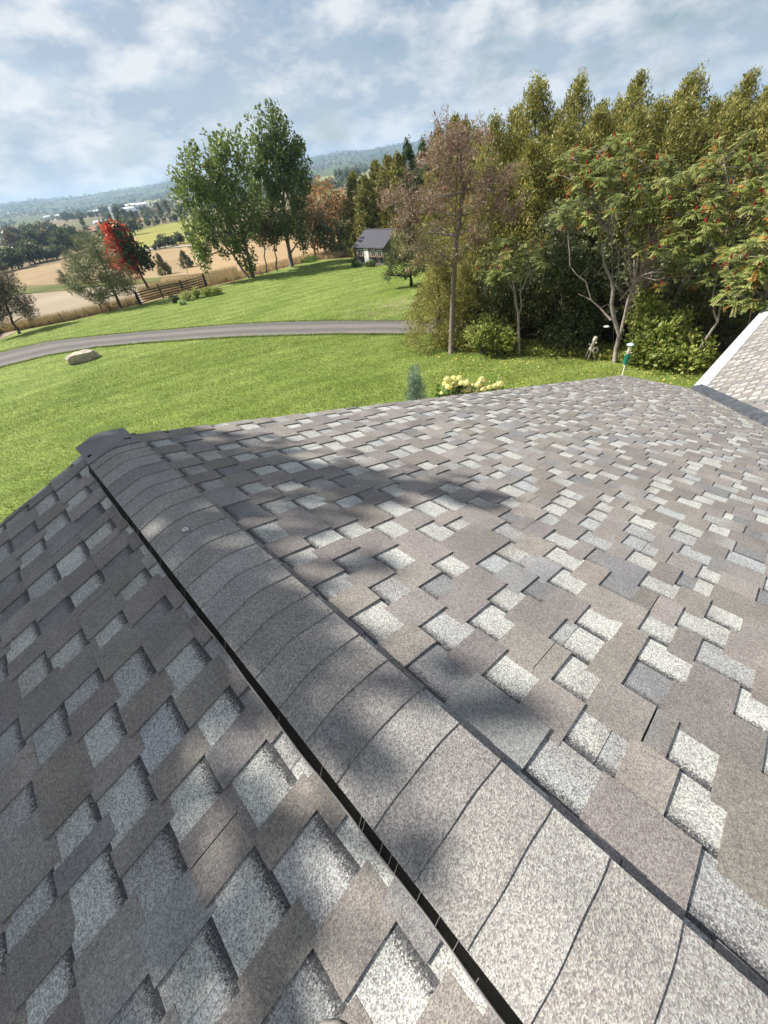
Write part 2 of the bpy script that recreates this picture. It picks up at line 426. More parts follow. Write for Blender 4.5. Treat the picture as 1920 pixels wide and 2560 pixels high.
    mx = n.new('ShaderNodeMix'); mx.data_type = 'RGBA'; mx.inputs[7].default_value = (.27, .23, .15, 1)
    l.new(wm.outputs[0], mx.inputs[0]); l.new(mu.outputs[0], mx.inputs[6])
    l.new(mx.outputs[2], p.inputs['Base Color']); p.inputs['Roughness'].default_value = .9; p.inputs['Specular IOR Level'].default_value = .15
    add_bump(n, l, p, b.outputs['Fac'], .8, .10)
    return m
M_GROUND = mat_ground(); M_LAWN = mat_lawn()
rr = np.concatenate([[0.0], np.arange(2, 70, 1.0), np.geomspace(70, 9000, 110)])
aa = np.concatenate([np.arange(-180, -50, 4), np.arange(-50, 55, .75), np.arange(55, 180, 4)])*math.pi/180
def polar(rr_fn, na, name, mat, off, att=None, m=None):
    b = MB(); V = []; A = []
    for a in na:
        r = rr_fn(a); x = np.sin(a)*r; y = np.cos(a)*r
        V.append(np.stack([x, y, G(x, y)+off], 1))
        if att is not None: A.append(att(x, y, a))
    k = len(V[0]); nA = len(na)
    F = []
    for i in range(nA if m is None else nA-1):
        i2 = (i+1) % nA
        j = np.arange(k-1)
        F.append(np.stack([i*k+j, i2*k+j, i2*k+j+1, i*k+j+1], 1)[:, ::-1])
    b.add(np.concatenate(V), np.concatenate(F), (.5, .5, .5), np.concatenate(A) if A else None)
    return b.build(name, mat, smooth=True, kind='structure')
polar(lambda a: rr, aa, 'ground', M_GROUND, 0.0)
_edge = [(-60, 900), (0, 838), (60, 826), (120, 815), (180, 803), (240, 789), (305, 772), (350, 762), (460, 736), (525, 718), (580, 706), (640, 690), (728, 666), (790, 652), (850, 648), (905, 643)]
_ep = np.array([at(*e) for e in _edge]); _ea = np.arctan2(_ep[:, 0], _ep[:, 1]); _ed = np.hypot(_ep[:, 0], _ep[:, 1])
def lawn_r(a):
    D = np.interp(a, np.concatenate([[-math.pi, R(-60)], _ea, [R(5), R(9), R(11.5), R(15), R(22), R(34), R(48), R(70), math.pi]]),
                  np.concatenate([[60, 55], _ed, [55, 50, 44, 22, 19, 18, 18.5, 24, 60]]))
    return D
def wear(x, y, a):
    P = at(965, 762); Q = at(1050, 765)
    c = (P+Q)/2
    w = np.exp(-(((x-c[0])/4.2)**2+((y-c[1])/2.2)**2)**2)
    return np.stack([w, w*0, w*0], 1)
polar(lambda a: np.concatenate([np.linspace(0, 1, 90)*lawn_r(a)]), aa, 'lawn', M_LAWN, .035, wear)

def strip(name, mat, top, bot, off, nu=60, nv=6, pix=True):
    top = np.asarray(top, float); bot = np.asarray(bot, float)
    T = np.array([at(*p) for p in top]); B = np.array([at(*p) for p in bot])
    def res(P):
        s = np.concatenate([[0], np.cumsum(np.linalg.norm(np.diff(P[:, :2], axis=0), axis=1))]); s /= s[-1]
        u = np.linspace(0, 1, nu)
        X = np.stack([np.interp(u, s, P[:, k]) for k in range(2)], 1)
        return X
    T = res(T); B = res(B)
    b = MB(); V = []; A = []
    for j in range(nv+1):
        w = j/nv; X = T*(1-w)+B*w
        V.append(np.stack([X[:, 0], X[:, 1], G(X[:, 0], X[:, 1])+off], 1)); A.append(np.stack([np.full(nu, w), np.linspace(0, 1, nu), np.zeros(nu)], 1))
    F = []
    for j in range(nv):
        i = np.arange(nu-1)
        F.append(np.stack([j*nu+i, (j+1)*nu+i, (j+1)*nu+i+1, j*nu+i+1], 1))
    b.add(np.concatenate(V), np.concatenate(F), (.5, .5, .5), np.concatenate(A))
    return b.build(name, mat, smooth=True, kind='structure')
def mat_gravel():
    m, n, l, p = mat_new('gravel')
    ge = n.new('ShaderNodeNewGeometry')
    t = n.new('ShaderNodeTexNoise'); t.inputs['Scale'].default_value = 26; t.inputs['Detail'].default_value = 7; t.inputs['Roughness'].default_value = .75; l.new(ge.outputs['Position'], t.inputs['Vector'])
    t2 = n.new('ShaderNodeTexNoise'); t2.inputs['Scale'].default_value = 1.1; t2.inputs['Detail'].default_value = 6; l.new(ge.outputs['Position'], t2.inputs['Vector'])
    r = n.new('ShaderNodeValToRGB'); r.color_ramp.elements[0].position = .3; r.color_ramp.elements[0].color = (.058, .055, .052, 1); r.color_ramp.elements[1].position = .7; r.color_ramp.elements[1].color = (.22, .205, .195, 1)
    l.new(t.outputs['Fac'], r.inputs[0])
    a = n.new('ShaderNodeAttribute'); a.attribute_name = 'pv'; sx = n.new('ShaderNodeSeparateXYZ'); l.new(a.outputs['Vector'], sx.inputs[0])
    # two packed wheel tracks, looser paler stone between and beside them
    wv = n.new('ShaderNodeMath'); wv.operation = 'MULTIPLY'; wv.inputs[1].default_value = 12.566; l.new(sx.outputs[0], wv.inputs[0])
    jt = n.new('ShaderNodeMath'); jt.operation = 'MULTIPLY_ADD'; jt.inputs[1].default_value = 2.0; l.new(t2.outputs['Fac'], jt.inputs[0]); l.new(wv.outputs[0], jt.inputs[2])
    cs = n.new('ShaderNodeMath'); cs.operation = 'COSINE'; l.new(jt.outputs[0], cs.inputs[0])
    mr = n.new('ShaderNodeMapRange'); mr.inputs['From Min'].default_value = -1; mr.inputs['To Min'].default_value = .78; mr.inputs['To Max'].default_value = 1.2; l.new(cs.outputs[0], mr.inputs[0])
    mu = n.new('ShaderNodeVectorMath'); mu.operation = 'SCALE'; l.new(r.outputs[0], mu.inputs[0]); l.new(mr.outputs[0], mu.inputs['Scale'])
    l.new(mu.outputs[0], p.inputs['Base Color']); p.inputs['Roughness'].default_value = .95; p.inputs['Specular IOR Level'].default_value = .15
    add_bump(n, l, p, t.outputs['Fac'], .7, .03)
    return m
strip('driveway', mat_gravel(), [(-500, 1010), (-200, 935), (-60, 899), (0, 884), (120, 856), (240, 842), (360, 831), (480, 821), (600, 812), (720, 807), (840, 804), (960, 802), (1065, 800), (1200, 799)],
      [(-500, 1060), (-200, 975), (-60, 935), (0, 920), (120, 890), (240, 870), (360, 859), (480, 851), (600, 844), (720, 840), (840, 837), (960, 836), (1065, 836), (1200, 838)], .075, 160, 8)
def mat_field(name, c1, c2, wav=0.0, rot=0.0, scale=.5, fine=8.0):
    c1 = tuple(np.array(c1)*.70); c2 = tuple(np.array(c2)*.70)
    m, n, l, p = mat_new(name)
    ge = n.new('ShaderNodeNewGeometry'); mp = n.new('ShaderNodeMapping'); mp.inputs['Rotation'].default_value = (0, 0, rot); l.new(ge.outputs['Position'], mp.inputs[0])
    t = n.new('ShaderNodeTexNoise'); t.inputs['Scale'].default_value = .06; t.inputs['Detail'].default_value = 8; l.new(mp.outputs[0], t.inputs['Vector'])
    f = n.new('ShaderNodeTexNoise'); f.inputs['Scale'].default_value = fine; f.inputs['Detail'].default_value = 4; l.new(mp.outputs[0], f.inputs['Vector'])
    w = n.new('ShaderNodeTexWave'); w.inputs['Scale'].default_value = scale; w.inputs['Distortion'].default_value = 3.5; w.inputs['Detail'].default_value = 3; w.inputs['Detail Scale'].default_value = .4; l.new(mp.outputs[0], w.inputs['Vector'])
    a = n.new('ShaderNodeMath'); a.operation = 'MULTIPLY_ADD'; a.inputs[1].default_value = wav; l.new(w.outputs['Fac'], a.inputs[0])
    b = n.new('ShaderNodeMath'); b.operation = 'MULTIPLY_ADD'; b.inputs[1].default_value = .45; l.new(f.outputs['Fac'], b.inputs[0]); l.new(t.outputs['Fac'], b.inputs[2])
    l.new(b.outputs[0], a.inputs[2])
    r = n.new('ShaderNodeValToRGB'); r.color_ramp.elements[0].position = .5; r.color_ramp.elements[0].color = (*c1, 1); r.color_ramp.elements[1].position = .95+wav*.5; r.color_ramp.elements[1].color = (*c2, 1)
    l.new(a.outputs[0], r.inputs[0]); l.new(r.outputs[0], p.inputs['Base Color']); p.inputs['Roughness'].default_value = 1; p.inputs['Specular IOR Level'].default_value = .1
    return m
strip('stubble_field', mat_field('pale_stubble', (.29, .23, .155), (.45, .38, .28), .22, R(20), .35, 5), [(-300, 830), (-100, 765), (57, 737), (189, 724), (300, 716), (370, 712)], [(-300, 965), (-60, 878), (60, 822), (120, 811), (240, 785), (372, 752)], .06, 60, 20)
strip('grass_track', mat_field('green_verge', (.09, .12, .03), (.22, .21, .08)), [(-300, 795), (-100, 737), (57, 718), (189, 709), (300, 702), (400, 694)], [(-300, 829), (-100, 764), (57, 736), (189, 723), (300, 715), (400, 705)], .06, 60, 6)
strip('tan_field', mat_field('tan_stubble', (.30, .215, .115), (.43, .325, .19), .16, R(-64), .22, 3), [(-300, 745), (-100, 706), (0, 685), (182, 651), (300, 636), (450, 618)], [(-300, 793), (-100, 735), (57, 716), (189, 707), (300, 700), (470, 688)], .06, 60, 24)
strip('golden_field', mat_field('golden_hay', (.36, .25, .13), (.52, .38, .22), .1, R(10), .3, 4), [(452, 618), (560, 610), (700, 604), (850, 592), (960, 575)], [(472, 688), (560, 684), (640, 676), (728, 656), (905, 636)], .06, 60, 20)
strip('yellow_field', mat_field('yellow_green_crop', (.27, .28, .07), (.38, .36, .10)), [(280, 588), (360, 570), (430, 558), (520, 545)], [(280, 640), (360, 619), (430, 612), (520, 606)], .15, 40, 12)
strip('pale_lane', mat_field('pale_dirt', (.36, .32, .25), (.5, .45, .37)), [(340, 626), (420, 617), (520, 610)], [(340, 631), (420, 622), (520, 614.5)], .22, 30, 2)
for top, bot, c1, c2 in [
        ([(150, 585), (260, 561), (360, 545)], [(150, 600), (260, 573), (360, 553)], (.30, .17, .10), (.38, .24, .14)),
        ([(190, 555), (290, 533), (420, 508)], [(190, 578), (290, 553), (420, 529)], (.14, .14, .07), (.20, .19, .09)),
        ([(330, 508), (400, 494), (460, 484)], [(330, 521), (400, 505), (460, 497)], (.26, .27, .12), (.34, .32, .16)),
        ([(330, 525), (400, 512), (460, 502)], [(330, 540), (400, 524), (460, 513)], (.20, .15, .10), (.26, .20, .13)),
        ([(770, 448), (850, 436), (950, 420)], [(770, 470), (850, 459), (950, 445)], (.23, .26, .10), (.31, .32, .13)),
        ([(-100, 668), (0, 635), (60, 622)], [(-100, 690), (0, 662), (60, 645)], (.16, .19, .07), (.22, .24, .09))]:
    strip('valley_field', mat_field('valley_crop', c1, c2, .1, R(40), .02, .3), top, bot, .5, 24, 6)

# ================================================================== the house
TH = math.atan(4/12); CT, ST = math.cos(TH), math.sin(TH)
_v = ray(-216, 600); DD = np.array([_v[0], _v[1], 0]); DD /= np.linalg.norm(DD)      # ridge direction
QQ = np.array([DD[1], -DD[0], 0]); ZZ = np.array([0, 0, 1.0])
C0 = .163; ZR = CZ-.992
EXPO = .146; URAKE = 2.65; SMAX = 8.95/CT
def slope_pt(side, u, s, n):
    N = side*QQ*ST+ZZ*CT
    u, s, n = np.broadcast_arrays(np.asarray(u, float), np.asarray(s, float), np.asarray(n, float))
    return (QQ*C0+ZZ*ZR) + u[..., None]*DD + s[..., None]*(side*QQ*CT-ZZ*ST) + n[..., None]*N
WU, WP = 1.27, math.atan(.69); WQ0, WZ = 8.95+C0, ZR-8.95/3+.02
WC, WS = math.cos(WP), math.sin(WP)
def wing_pt(q, s, n):              # s runs up the wing's slope from its eave
    N = DD*WS+ZZ*WC
    q, s, n = np.broadcast_arrays(np.asarray(q, float), np.asarray(s, float), np.asarray(n, float))
    return ZZ*WZ + q[..., None]*QQ + (WU-s*WC)[..., None]*DD + (s*WS)[..., None]*ZZ + n[..., None]*N
house = empty('house', (0, 0, 0), 'house with grey and taupe shingled gable roof filling the foreground', 'house')
LIGHTC = (.365, .365, .35); MIDC = (.28, .28, .28); SLATE = (.172, .172, .177); TAUPE = (.205, .188, .178)
BLUEC = (.30, .31, .315); DEEP = (.15, .138, .135)
def tooth_col():
    r = random.random()
    c = np.array(TAUPE)
    if r < .14: c = np.array(DEEP)*1.2
    elif r < .18: c = np.array(SLATE)*1.1
    return c*random.uniform(.84, 1.12)*np.array([1, random.uniform(.98, 1.01), random.uniform(.95, 1.03)])
def gap_col():
    r = random.random()
    c = np.array(LIGHTC) if r < .60 else (np.array(MIDC) if r < .76 else (np.array(BLUEC) if r < .86 else np.array(SLATE)))
    return c*random.uniform(.88, 1.08)
pieces = []            # (verts, faces, colour, attribute, where)
def piece(fn, u0, u1, s0, s1, up, nb, nt, col, kind, contrast, where, jit=.0012):
    """one shingle tab: top sheet, two side faces and the butt; s0 is its upper (hidden) end, s1 its butt"""
    j = lambda k=1.0: random.uniform(-jit, jit)*k
    a, b = u0+j(), u1+j()
    t0, t1 = s0, s1+j(1.6)
    t2 = s1+j(1.6)
    lift = random.uniform(-.0006, .0009)
    top = fn(np.array([a, b, b, a]), np.array([t0, t0, t2, t1]), np.array([nb, nb, nt+lift, nt+lift+random.uniform(-.0004, .0008)]))
    low = fn(np.array([a, b, b, a]), np.array([t0, t0, t2, t1]), np.array([nb-.006, nb-.006, nb-.004, nb-.004]))
    V = np.concatenate([top, low])
    F = [[0, 1, 2, 3], [3, 2, 6, 7], [0, 3, 7, 4], [1, 5, 6, 2]]
    v0 = -(.02)/EXPO
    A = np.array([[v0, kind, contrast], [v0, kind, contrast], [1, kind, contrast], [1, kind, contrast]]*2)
    cc = np.repeat(np.asarray(col, float)[None, :], 8, 0)
    if random.random() < (.45 if kind else .3):              # colour blend running across the tab
        other = np.array(TAUPE)*random.uniform(.9, 1.15) if kind else np.array(random.choice([MIDC, DEEP, SLATE, TAUPE]))
        f = random.uniform(.15, .75)
        for e in random.choice([(1, 2), (1, 2), (0, 3), (2, 3)]): cc[e] = cc[e]*(1-f)+other*f
    pieces.append((V, F, cc, A, where))
def lay(fn, ulo, uhi, s_first, n_courses, sgn, where, keep=None):
    """courses of laminated shingles; sgn=+1: s grows downhill"""
    for k in range(n_courses):
        sa = s_first+k*EXPO
        u = ulo+random.uniform(0, .25)-.25
        tooth = random.random() < .5
        while u < uhi:
            w = random.choice([random.uniform(.065, .13), random.uniform(.10, .22)]) if tooth else random.uniform(.07, .15)
            a, b = max(u, ulo), min(u+w, uhi)
            u += w
            if b-a > .012 and (keep is None or keep((a+b)/2, sa+EXPO/2)):
                if sgn > 0: s0, s1 = sa-.02, sa+EXPO
                else: s0, s1 = sa+.02, sa-EXPO
                if tooth:
                    cuts = [a, b]
                    if random.random() < .35 and b-a > .14: cuts = [a, random.uniform(a+.05, b-.05), b]
                    for c, d in zip(cuts[:-1], cuts[1:]):
                        gp = .0014 if len(cuts) > 2 else 0
                        piece(fn, c+gp*(c != a), d-gp*(d != b), s0, s1, 1, .0056, .0128, tooth_col(), 0, .34, where)
                else:
                    g = gap_col(); cuts = [a, b]
                    if random.random() < .14 and b-a > .10: cuts = [a, random.uniform(a+.04, b-.04), b]
                    for q_, (c, d) in enumerate(zip(cuts[:-1], cuts[1:])):
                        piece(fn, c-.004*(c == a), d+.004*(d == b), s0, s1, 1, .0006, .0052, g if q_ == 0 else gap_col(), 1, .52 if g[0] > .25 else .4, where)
            tooth = not tooth
S1 = .165/CT
nr = int((SMAX-S1)/EXPO)
lay(lambda u, s, n: slope_pt(1, u, s, n), -3.4, URAKE, S1-EXPO, nr+1, 1, 'right')
lay(lambda u, s, n: slope_pt(-1, u, s, n), -2.6, URAKE, .19/CT-EXPO, 26, 1, 'left')
def main_z(P): return ZR-(P@QQ-C0)/3
def wing_keep(u, s):
    P = wing_pt(u, s, 0); return P[2] > main_z(P)+.015
def wing_fn(u, s, n): return wing_pt(u, s, n)
def lay_wing():
    for k in range(24):
        sb = .0+k*EXPO           # butt of the course, measured up from the eave
        u = 4.5; tooth = random.random() < .5
        while u < 16.5:
            w = random.choice([random.uniform(.065, .13), random.uniform(.10, .22)]) if tooth else random.uniform(.07, .15)
            a, b = u, u+w; u = b
            if wing_keep((a+b)/2, sb+EXPO*.4):
                if tooth: piece(wing_fn, a, b, sb+EXPO+.02, sb, 1, .0056, .0128, tooth_col(), 0, .34, 'wing')
                else: piece(wing_fn, a-.004, b+.004, sb+EXPO+.02, sb, 1, .0006, .0052, gap_col(), 1, .6, 'wing')
            tooth = not tooth
lay_wing()
# decks
def prism(poly_fn, name, mat, parent, col=(.5, .5, .5)):
    pass
M_WOOD = mat_noise('roof_deck_edge', (.07, .068, .07), (.11, .108, .11), 20)
M_SIDING = mat_noise('cream_siding', (.50, .46, .38), (.56, .52, .44), 3, .7, 4, .1)
M_WHITE = mat_noise('white_aluminium', (.58, .59, .60), (.68, .69, .70), 40, .45, 3, 0, spec=.5)
def slab(fn, ulo, uhi, slo, shi, n1, n0, name, mat, parent):
    b = MB()
    us = np.array([ulo, uhi, uhi, ulo]); ss = np.array([slo, slo, shi, shi])
    V = np.concatenate([fn(us, ss, np.full(4, n1)), fn(us, ss, np.full(4, n0))])
    b.add(V, [[0, 1, 2, 3], [7, 6, 5, 4], [0, 4, 5, 1], [1, 5, 6, 2], [2, 6, 7, 3], [3, 7, 4, 0]])
    return b.build(name, mat, parent)
roofR = slab(lambda u, s, n: slope_pt(1, u, s, n), -9.0, URAKE-.012, .001, SMAX-.01, -.006, -.10, 'roof_slope', M_WOOD, house)
roofL = slab(lambda u, s, n: slope_pt(-1, u, s, n), -9.0, URAKE-.012, .001, SMAX-.01, -.006, -.10, 'roof_slope', M_WOOD, house)
SW = 6.2/WC
roofW = slab(wing_fn, 8.2, 17.0, .01, 4.2/WC, -.006, -.10, 'roof_slope', M_WOOD, house)
roofR['label'] = 'sunlit right slope of light grey and taupe shingles'; roofL['label'] = 'left slope of shingles in dappled tree shade'
roofW['label'] = 'steeper slope of the side wing behind the dark valley'
roofof = {'right': roofR, 'left': roofL, 'wing': roofW}
# which pieces show largest
def proj(P):
    c = (np.asarray(P)-np.array([0, 0, CZ])) @ CAMM
    return np.stack([960+FPX*c[:, 0]/-c[:, 2], 1280-FPX*c[:, 1]/-c[:, 2]], 1), -c[:, 2]
sizes = []
for V, F, c, A, wv in pieces:
    q, dep = proj(V[:4])
    if dep.min() < .1: sizes.append(0); continue
    m = q.mean(0)
    ar = abs(np.sum(q[:, 0]*np.roll(q[:, 1], -1)-np.roll(q[:, 0], -1)*q[:, 1]))/2
    inside = (-40 < m[0] < 1960) and (850 < m[1] < 2600)
    if wv == 'right' and wing_keep_pt(V[:4].mean(0)) if False else False: inside = False
    sizes.append(ar if inside else 0)
order = np.argsort(-np.array(sizes)); big = set(order[:300].tolist())
rest = MB()
for i, (V, F, c, A, wv) in enumerate(pieces):
    if i in big:
        b = MB(); b.add(V, F, c, A); b.build('shingle', SHINGLE, roofof[wv])
    else:
        rest.add(V, F, c, A)
rest.build('shingle_courses', SHINGLE, house, kind='stuff')

# ridge vent with its cap shingles
HW = .131
def capz(x, lift=0):            # profile across the ridge, x from the ridge line
    return CZ-.944-(np.sqrt(x*x+.036**2)-.036)*.27+lift
M_BLACK = mat_noise('black_plastic_louvre_dark', (.002, .002, .002), (.005, .005, .005), 60, .7, 3, .1, spec=.1)  # plastic coloured near black to stand in for shade inside the open louvres
M_LIP = mat_noise('grey_plastic_lip', (.16, .155, .15), (.24, .23, .22), 30, .6, 3, .1)
b = MB()
us = np.linspace(-3.6, 2.40, 120)
prof = []
zb = lambda x: ZR-abs(x)/3+.006
wob = .0018*np.sin(us*9)+.0012*np.sin(us*23)
ring = [(-HW-.022, 0), (-HW-.001, 1), (-HW*.5, 1), (0, 1), (HW*.5, 1), (HW+.001, 1), (HW+.007, 0)]
V = []
for i, u in enumerate(us):
    for x, t in ring:
        z = zb(x) if t == 0 else float(capz(x))-.010
        V.append(QQ*(C0+x+wob[i])+DD*u+ZZ*z)
k = len(ring); F = [[i*k+j, (i+1)*k+j, (i+1)*k+j+1, i*k+j+1] for i in range(len(us)-1) for j in range(k-1)]
b.add(V, F)
e = (len(us)-1)*k
b.add([V[e+j] for j in range(k)]+[QQ*C0+DD*2.40+ZZ*zb(0)], [[j, j+1, k, k] for j in range(k-1)])
vent = b.build('ridge_vent', M_BLACK, house)
lip = MB()
for sgn in (-1, 1):
    for i in range(len(us)-1):
        pass
    hx_ = HW+(.022 if sgn < 0 else .008)
    pts = np.array([QQ*(C0+sgn*hx_+wob[i])+DD*u+ZZ*(zb(hx_)+.008) for i, u in enumerate(us)])
    lip.tube(pts, .0028, 5)
lip.build('vent_lip', M_LIP, vent, kind=None)
ribs = MB()
for sgn in (-1, 1):
    for u in np.sort(rng.uniform(-3.5, 2.38, 75)):
        x0, x1 = sgn*(HW+(.022 if sgn < 0 else .008)), sgn*(HW+.002)
        p0 = QQ*(C0+x0)+DD*u+ZZ*(zb(x0)+.004); p1 = QQ*(C0+x1)+DD*u+ZZ*(float(capz(x1))-.014)
        ribs.tube([p0, p1], .0008, 4, cap=False)
ribs.build('vent_fin', M_LIP, vent, kind='stuff')
CAPE = .1125
def cap_piece(u0, u1, lift0, lift1, col, droop=0.0, con=.42, nu=2):
    """u0 = butt nearest the camera, u1 = far hidden end"""
    b = MB(); xs = np.linspace(-HW-.004, HW+.004, 15); V = []; A = []
    un = np.linspace(u0, u1, nu)
    for i, u in enumerate(un):
        f = i/(nu-1)
        e_ = float(np.clip((u-2.39)/.13, 0, 1)); z = capz(xs, lift0*(1-f)+lift1*f)-droop*e_*e_*(3-2*e_)
        jit = .0012*np.sin(xs*40+u*50)
        V += [QQ*(C0+x)+DD*(u+j)+ZZ*zz for x, zz, j in zip(xs, z, jit)]
        A += [[.6, 0, con]]*len(xs)
    k = len(xs); F = [[i*k+j, (i+1)*k+j, (i+1)*k+j+1, i*k+j+1] for i in range(nu-1) for j in range(k-1)]
    T = len(V)
    low = [v-ZZ*.0045 for v in V]
    V = V+low; A = A+A
    F += [[j, j+1, T+j+1, T+j] for j in range(k-1)]
    F += [[i*k, T+i*k, T+(i+1)*k, (i+1)*k] for i in range(nu-1)]+[[i*k+k-1, (i+1)*k+k-1, T+(i+1)*k+k-1, T+i*k+k-1] for i in range(nu-1)]
    e = (nu-1)*k
    F += [[e+j, T+e+j, T+e+j+1, e+j+1] for j in range(k-1)]
    b.add(V, F, col, A)
    return b
capcols = [np.array(c) for c in [(.245, .232, .222), (.235, .22, .213), (.265, .255, .247), (.22, .208, .204), (.25, .235, .222), (.28, .27, .26)]]
u = 2.365-CAPE; i = 0
while u > -3.5:
    c = random.choice(capcols)*random.uniform(.86, 1.0)
    cap_piece(u+random.uniform(-.003, .003), u+CAPE+.03, .0030, -.0018, c).build('ridge_cap_shingle', SHINGLE, vent)
    u -= CAPE; i += 1
endcap = cap_piece(2.335, 2.715, .006, .0005, (.175, .17, .175), .034, .3, 12).build('end_cap_shingle', SHINGLE, vent)
endcap['label'] = 'dark end cap closing the ridge at the gable'
for x, u in ((-.105, 2.452), (-.103, 2.425), (.085, 2.452), (.10, 2.437)):
    b = MB(); c = QQ*(C0+x)+DD*u+ZZ*(float(capz(x))+.006-.034*(lambda e: e*e*(3-2*e))((u-2.39)/.13))
    b.lathe(c, [(.0, .004), (.006, .0035), (.011, .001), (.012, -.003)], 9)
    b.build('sealant_dab', M_BLACK, endcap)
# walls
def gable_wall(u0, u1, qh, name, mat):
    b = MB(); zt = ZR-.11
    P = [(-qh, -.8), (qh, -.8), (qh, zt-qh/3), (0, zt), (-qh, zt-qh/3)]
    V = [QQ*(C0+x)+DD*u0+ZZ*z for x, z in P]+[QQ*(C0+x)+DD*u1+ZZ*z for x, z in P]
    b.v.append(np.array(V)); b.c.append(np.full((10, 3), .5)); b.a.append(np.zeros((10, 3))); b.n = 10
    b.f.append(np.array([[0, 1, 2, 3], [0, 3, 4, 4], [5, 8, 7, 6], [5, 9, 8, 8]])); b.f.append(np.array([[i, i+5, (i+1) % 5+5, (i+1) % 5] for i in range(5)]))
    return b.build(name, mat, house)
gable_wall(URAKE-.35, -8.7, 8.4, 'wall', M_SIDING)
b = MB(); zt = WZ-.12
V = [QQ*q+DD*u_+ZZ*z for u_ in (WU-.4, -4.6) for q, z in ((8.0, -.8), (16.6, -.8), (16.6, zt), (8.0, zt))]
b.add(V, [[0, 1, 2, 3], [7, 6, 5, 4], [1, 5, 6, 2], [0, 4, 7, 3], [3, 2, 6, 7]])
b.build('wall', M_SIDING, house)
# drip edge along the rakes and the eave
drip = MB()
for side in (1, -1):
    P = [slope_pt(side, URAKE-.004, s, -.012) for s in (0.0, SMAX)]
    drip.tube(P, .014, 6)
drip.build('rake_edge', M_WOOD, house)
# eave gutter of the main slope and guarded gutter of the wing
def gutter(p0, p1, outv, name):
    b = MB(); prof = [(0, 0), (0, -.10), (.09, -.10), (.12, -.03), (.12, .005), (.105, .005), (.104, -.02)]
    V = [np.asarray(p)+outv*x+ZZ*z for p in (p0, p1) for x, z in prof]; k = len(prof)
    b.add(V, [[j, k+j, k+j+1, j+1] for j in range(k-1)])
    return b.build(name, M_WHITE, house)
gutter(QQ*(WQ0-.012)+DD*URAKE+ZZ*(WZ-.075), QQ*(WQ0-.012)+DD*(WU+.02)+ZZ*(WZ-.075), QQ, 'gutter')
gw = gutter(QQ*(WQ0-.02)+DD*(WU-.01)+ZZ*(WZ-.01), QQ*17.0+DD*(WU-.01)+ZZ*(WZ-.01), DD, 'gutter')
gw['label'] = 'white gutter with cover panels along the wing'
M_GUARD = mat_noise('gutter_guard', (.42, .43, .45), (.6, .61, .63), 90, .5, 2, .2, .003, spec=.5)
q = WQ0-.02
while q < 16.9:
    b = MB(); q1 = q+.605
    V = [QQ*qq+DD*(WU+x)+ZZ*(WZ+z) for qq in (q, q1) for x, z in ((-.10, .085), (-.03, .035), (.055, .018), (.108, .004), (.118, -.008))]
    b.add(V, [[j, 5+j, 6+j, j+1] for j in range(4)])
    g = b.build('gutter_guard', M_GUARD, gw)
    b = MB(); b.box(QQ*q1+DD*(WU+.035)+ZZ*(WZ+.028), (.012, .15, .006), np.stack([QQ, DD, ZZ], 1)); b.box(QQ*q1+DD*(WU+.1)+ZZ*(WZ+.012), (.03, .02, .012), np.stack([QQ, DD, ZZ], 1))
    b.build('clip', M_WHITE, g)
    q = q1+.004
# dark valley trim between the slopes: a folded strip standing a little proud
M_VALLEY = mat_noise('dark_valley_metal', (.045, .052, .065), (.085, .095, .115), 9, .4, 4, .05, spec=.5)
b = MB()
vl = []
for s in np.linspace(-.03, 5.2, 24):
    P = wing_pt(0, max(s, -.05), 0)
    z = WZ+s*WS; q = (ZR-z)*3+C0
    vl.append(QQ*q+DD*(WU-s*WC)+ZZ*z)
vl = np.array(vl); dirv = vl[-1]-vl[0]; dirv /= np.linalg.norm(dirv)
NR = QQ*ST+ZZ*CT; NW = DD*WS+ZZ*WC
aR = np.cross(dirv, NR); aR = aR if aR@QQ < 0 else -aR
aW = np.cross(dirv, NW); aW = aW if aW@QQ > 0 else -aW
V = []
for P in vl:
    V += [P+aR*.11+NR*.012, P+aR*.105+NR*.055, P+NR*.075+NW*.02, P+aW*.10+NW*.07, P+aW*.105+NW*.012]
b.add(V, [[i*5+j, (i+1)*5+j, (i+1)*5+j+1, i*5+j+1] for i in range(len(vl)-1) for j in range(4)]+[[0, 1, 2, 2], [0, 2, 3, 3], [0, 3, 4, 4]])
b.build('valley_trim', M_VALLEY, house)
#--PART3--
# ================================================================== plants
def unit(v): return v/(np.linalg.norm(v, axis=-1, keepdims=True)+1e-9)
def leaves(mb, C, size, aspect, cols, up=.3, out=None, jit=.25, fold=0):
    """rhombic leaves at C (N,3): random attitude, leaning up / outward"""
    C = np.asarray(C, float); n = len(C)
    if n == 0: return
    ax = rng.normal(size=(n, 3)); ax[:, 2] += up*2
    if out is not None: ax += out*1.2
    ax = unit(ax)
    w = unit(np.cross(ax, rng.normal(size=(n, 3))))
    L = size*(1+rng.uniform(-.4, .5, n))[:, None]; B = L*aspect
    v0 = C-ax*L*.5; v1 = C+w*B*.5; v2 = C+ax*L*.5; v3 = C-w*B*.5
    V = np.stack([v0, v1, v2, v3], 1).reshape(-1, 3)
    F = np.arange(4*n).reshape(n, 4)
    cols = np.asarray(cols, float)
    c = cols[rng.integers(0, len(cols), n)]*(1+rng.normal(0, jit*.5, n))[:, None].clip(.55, 1.6)
    mb.add(V, F, np.repeat(c, 4, 0))
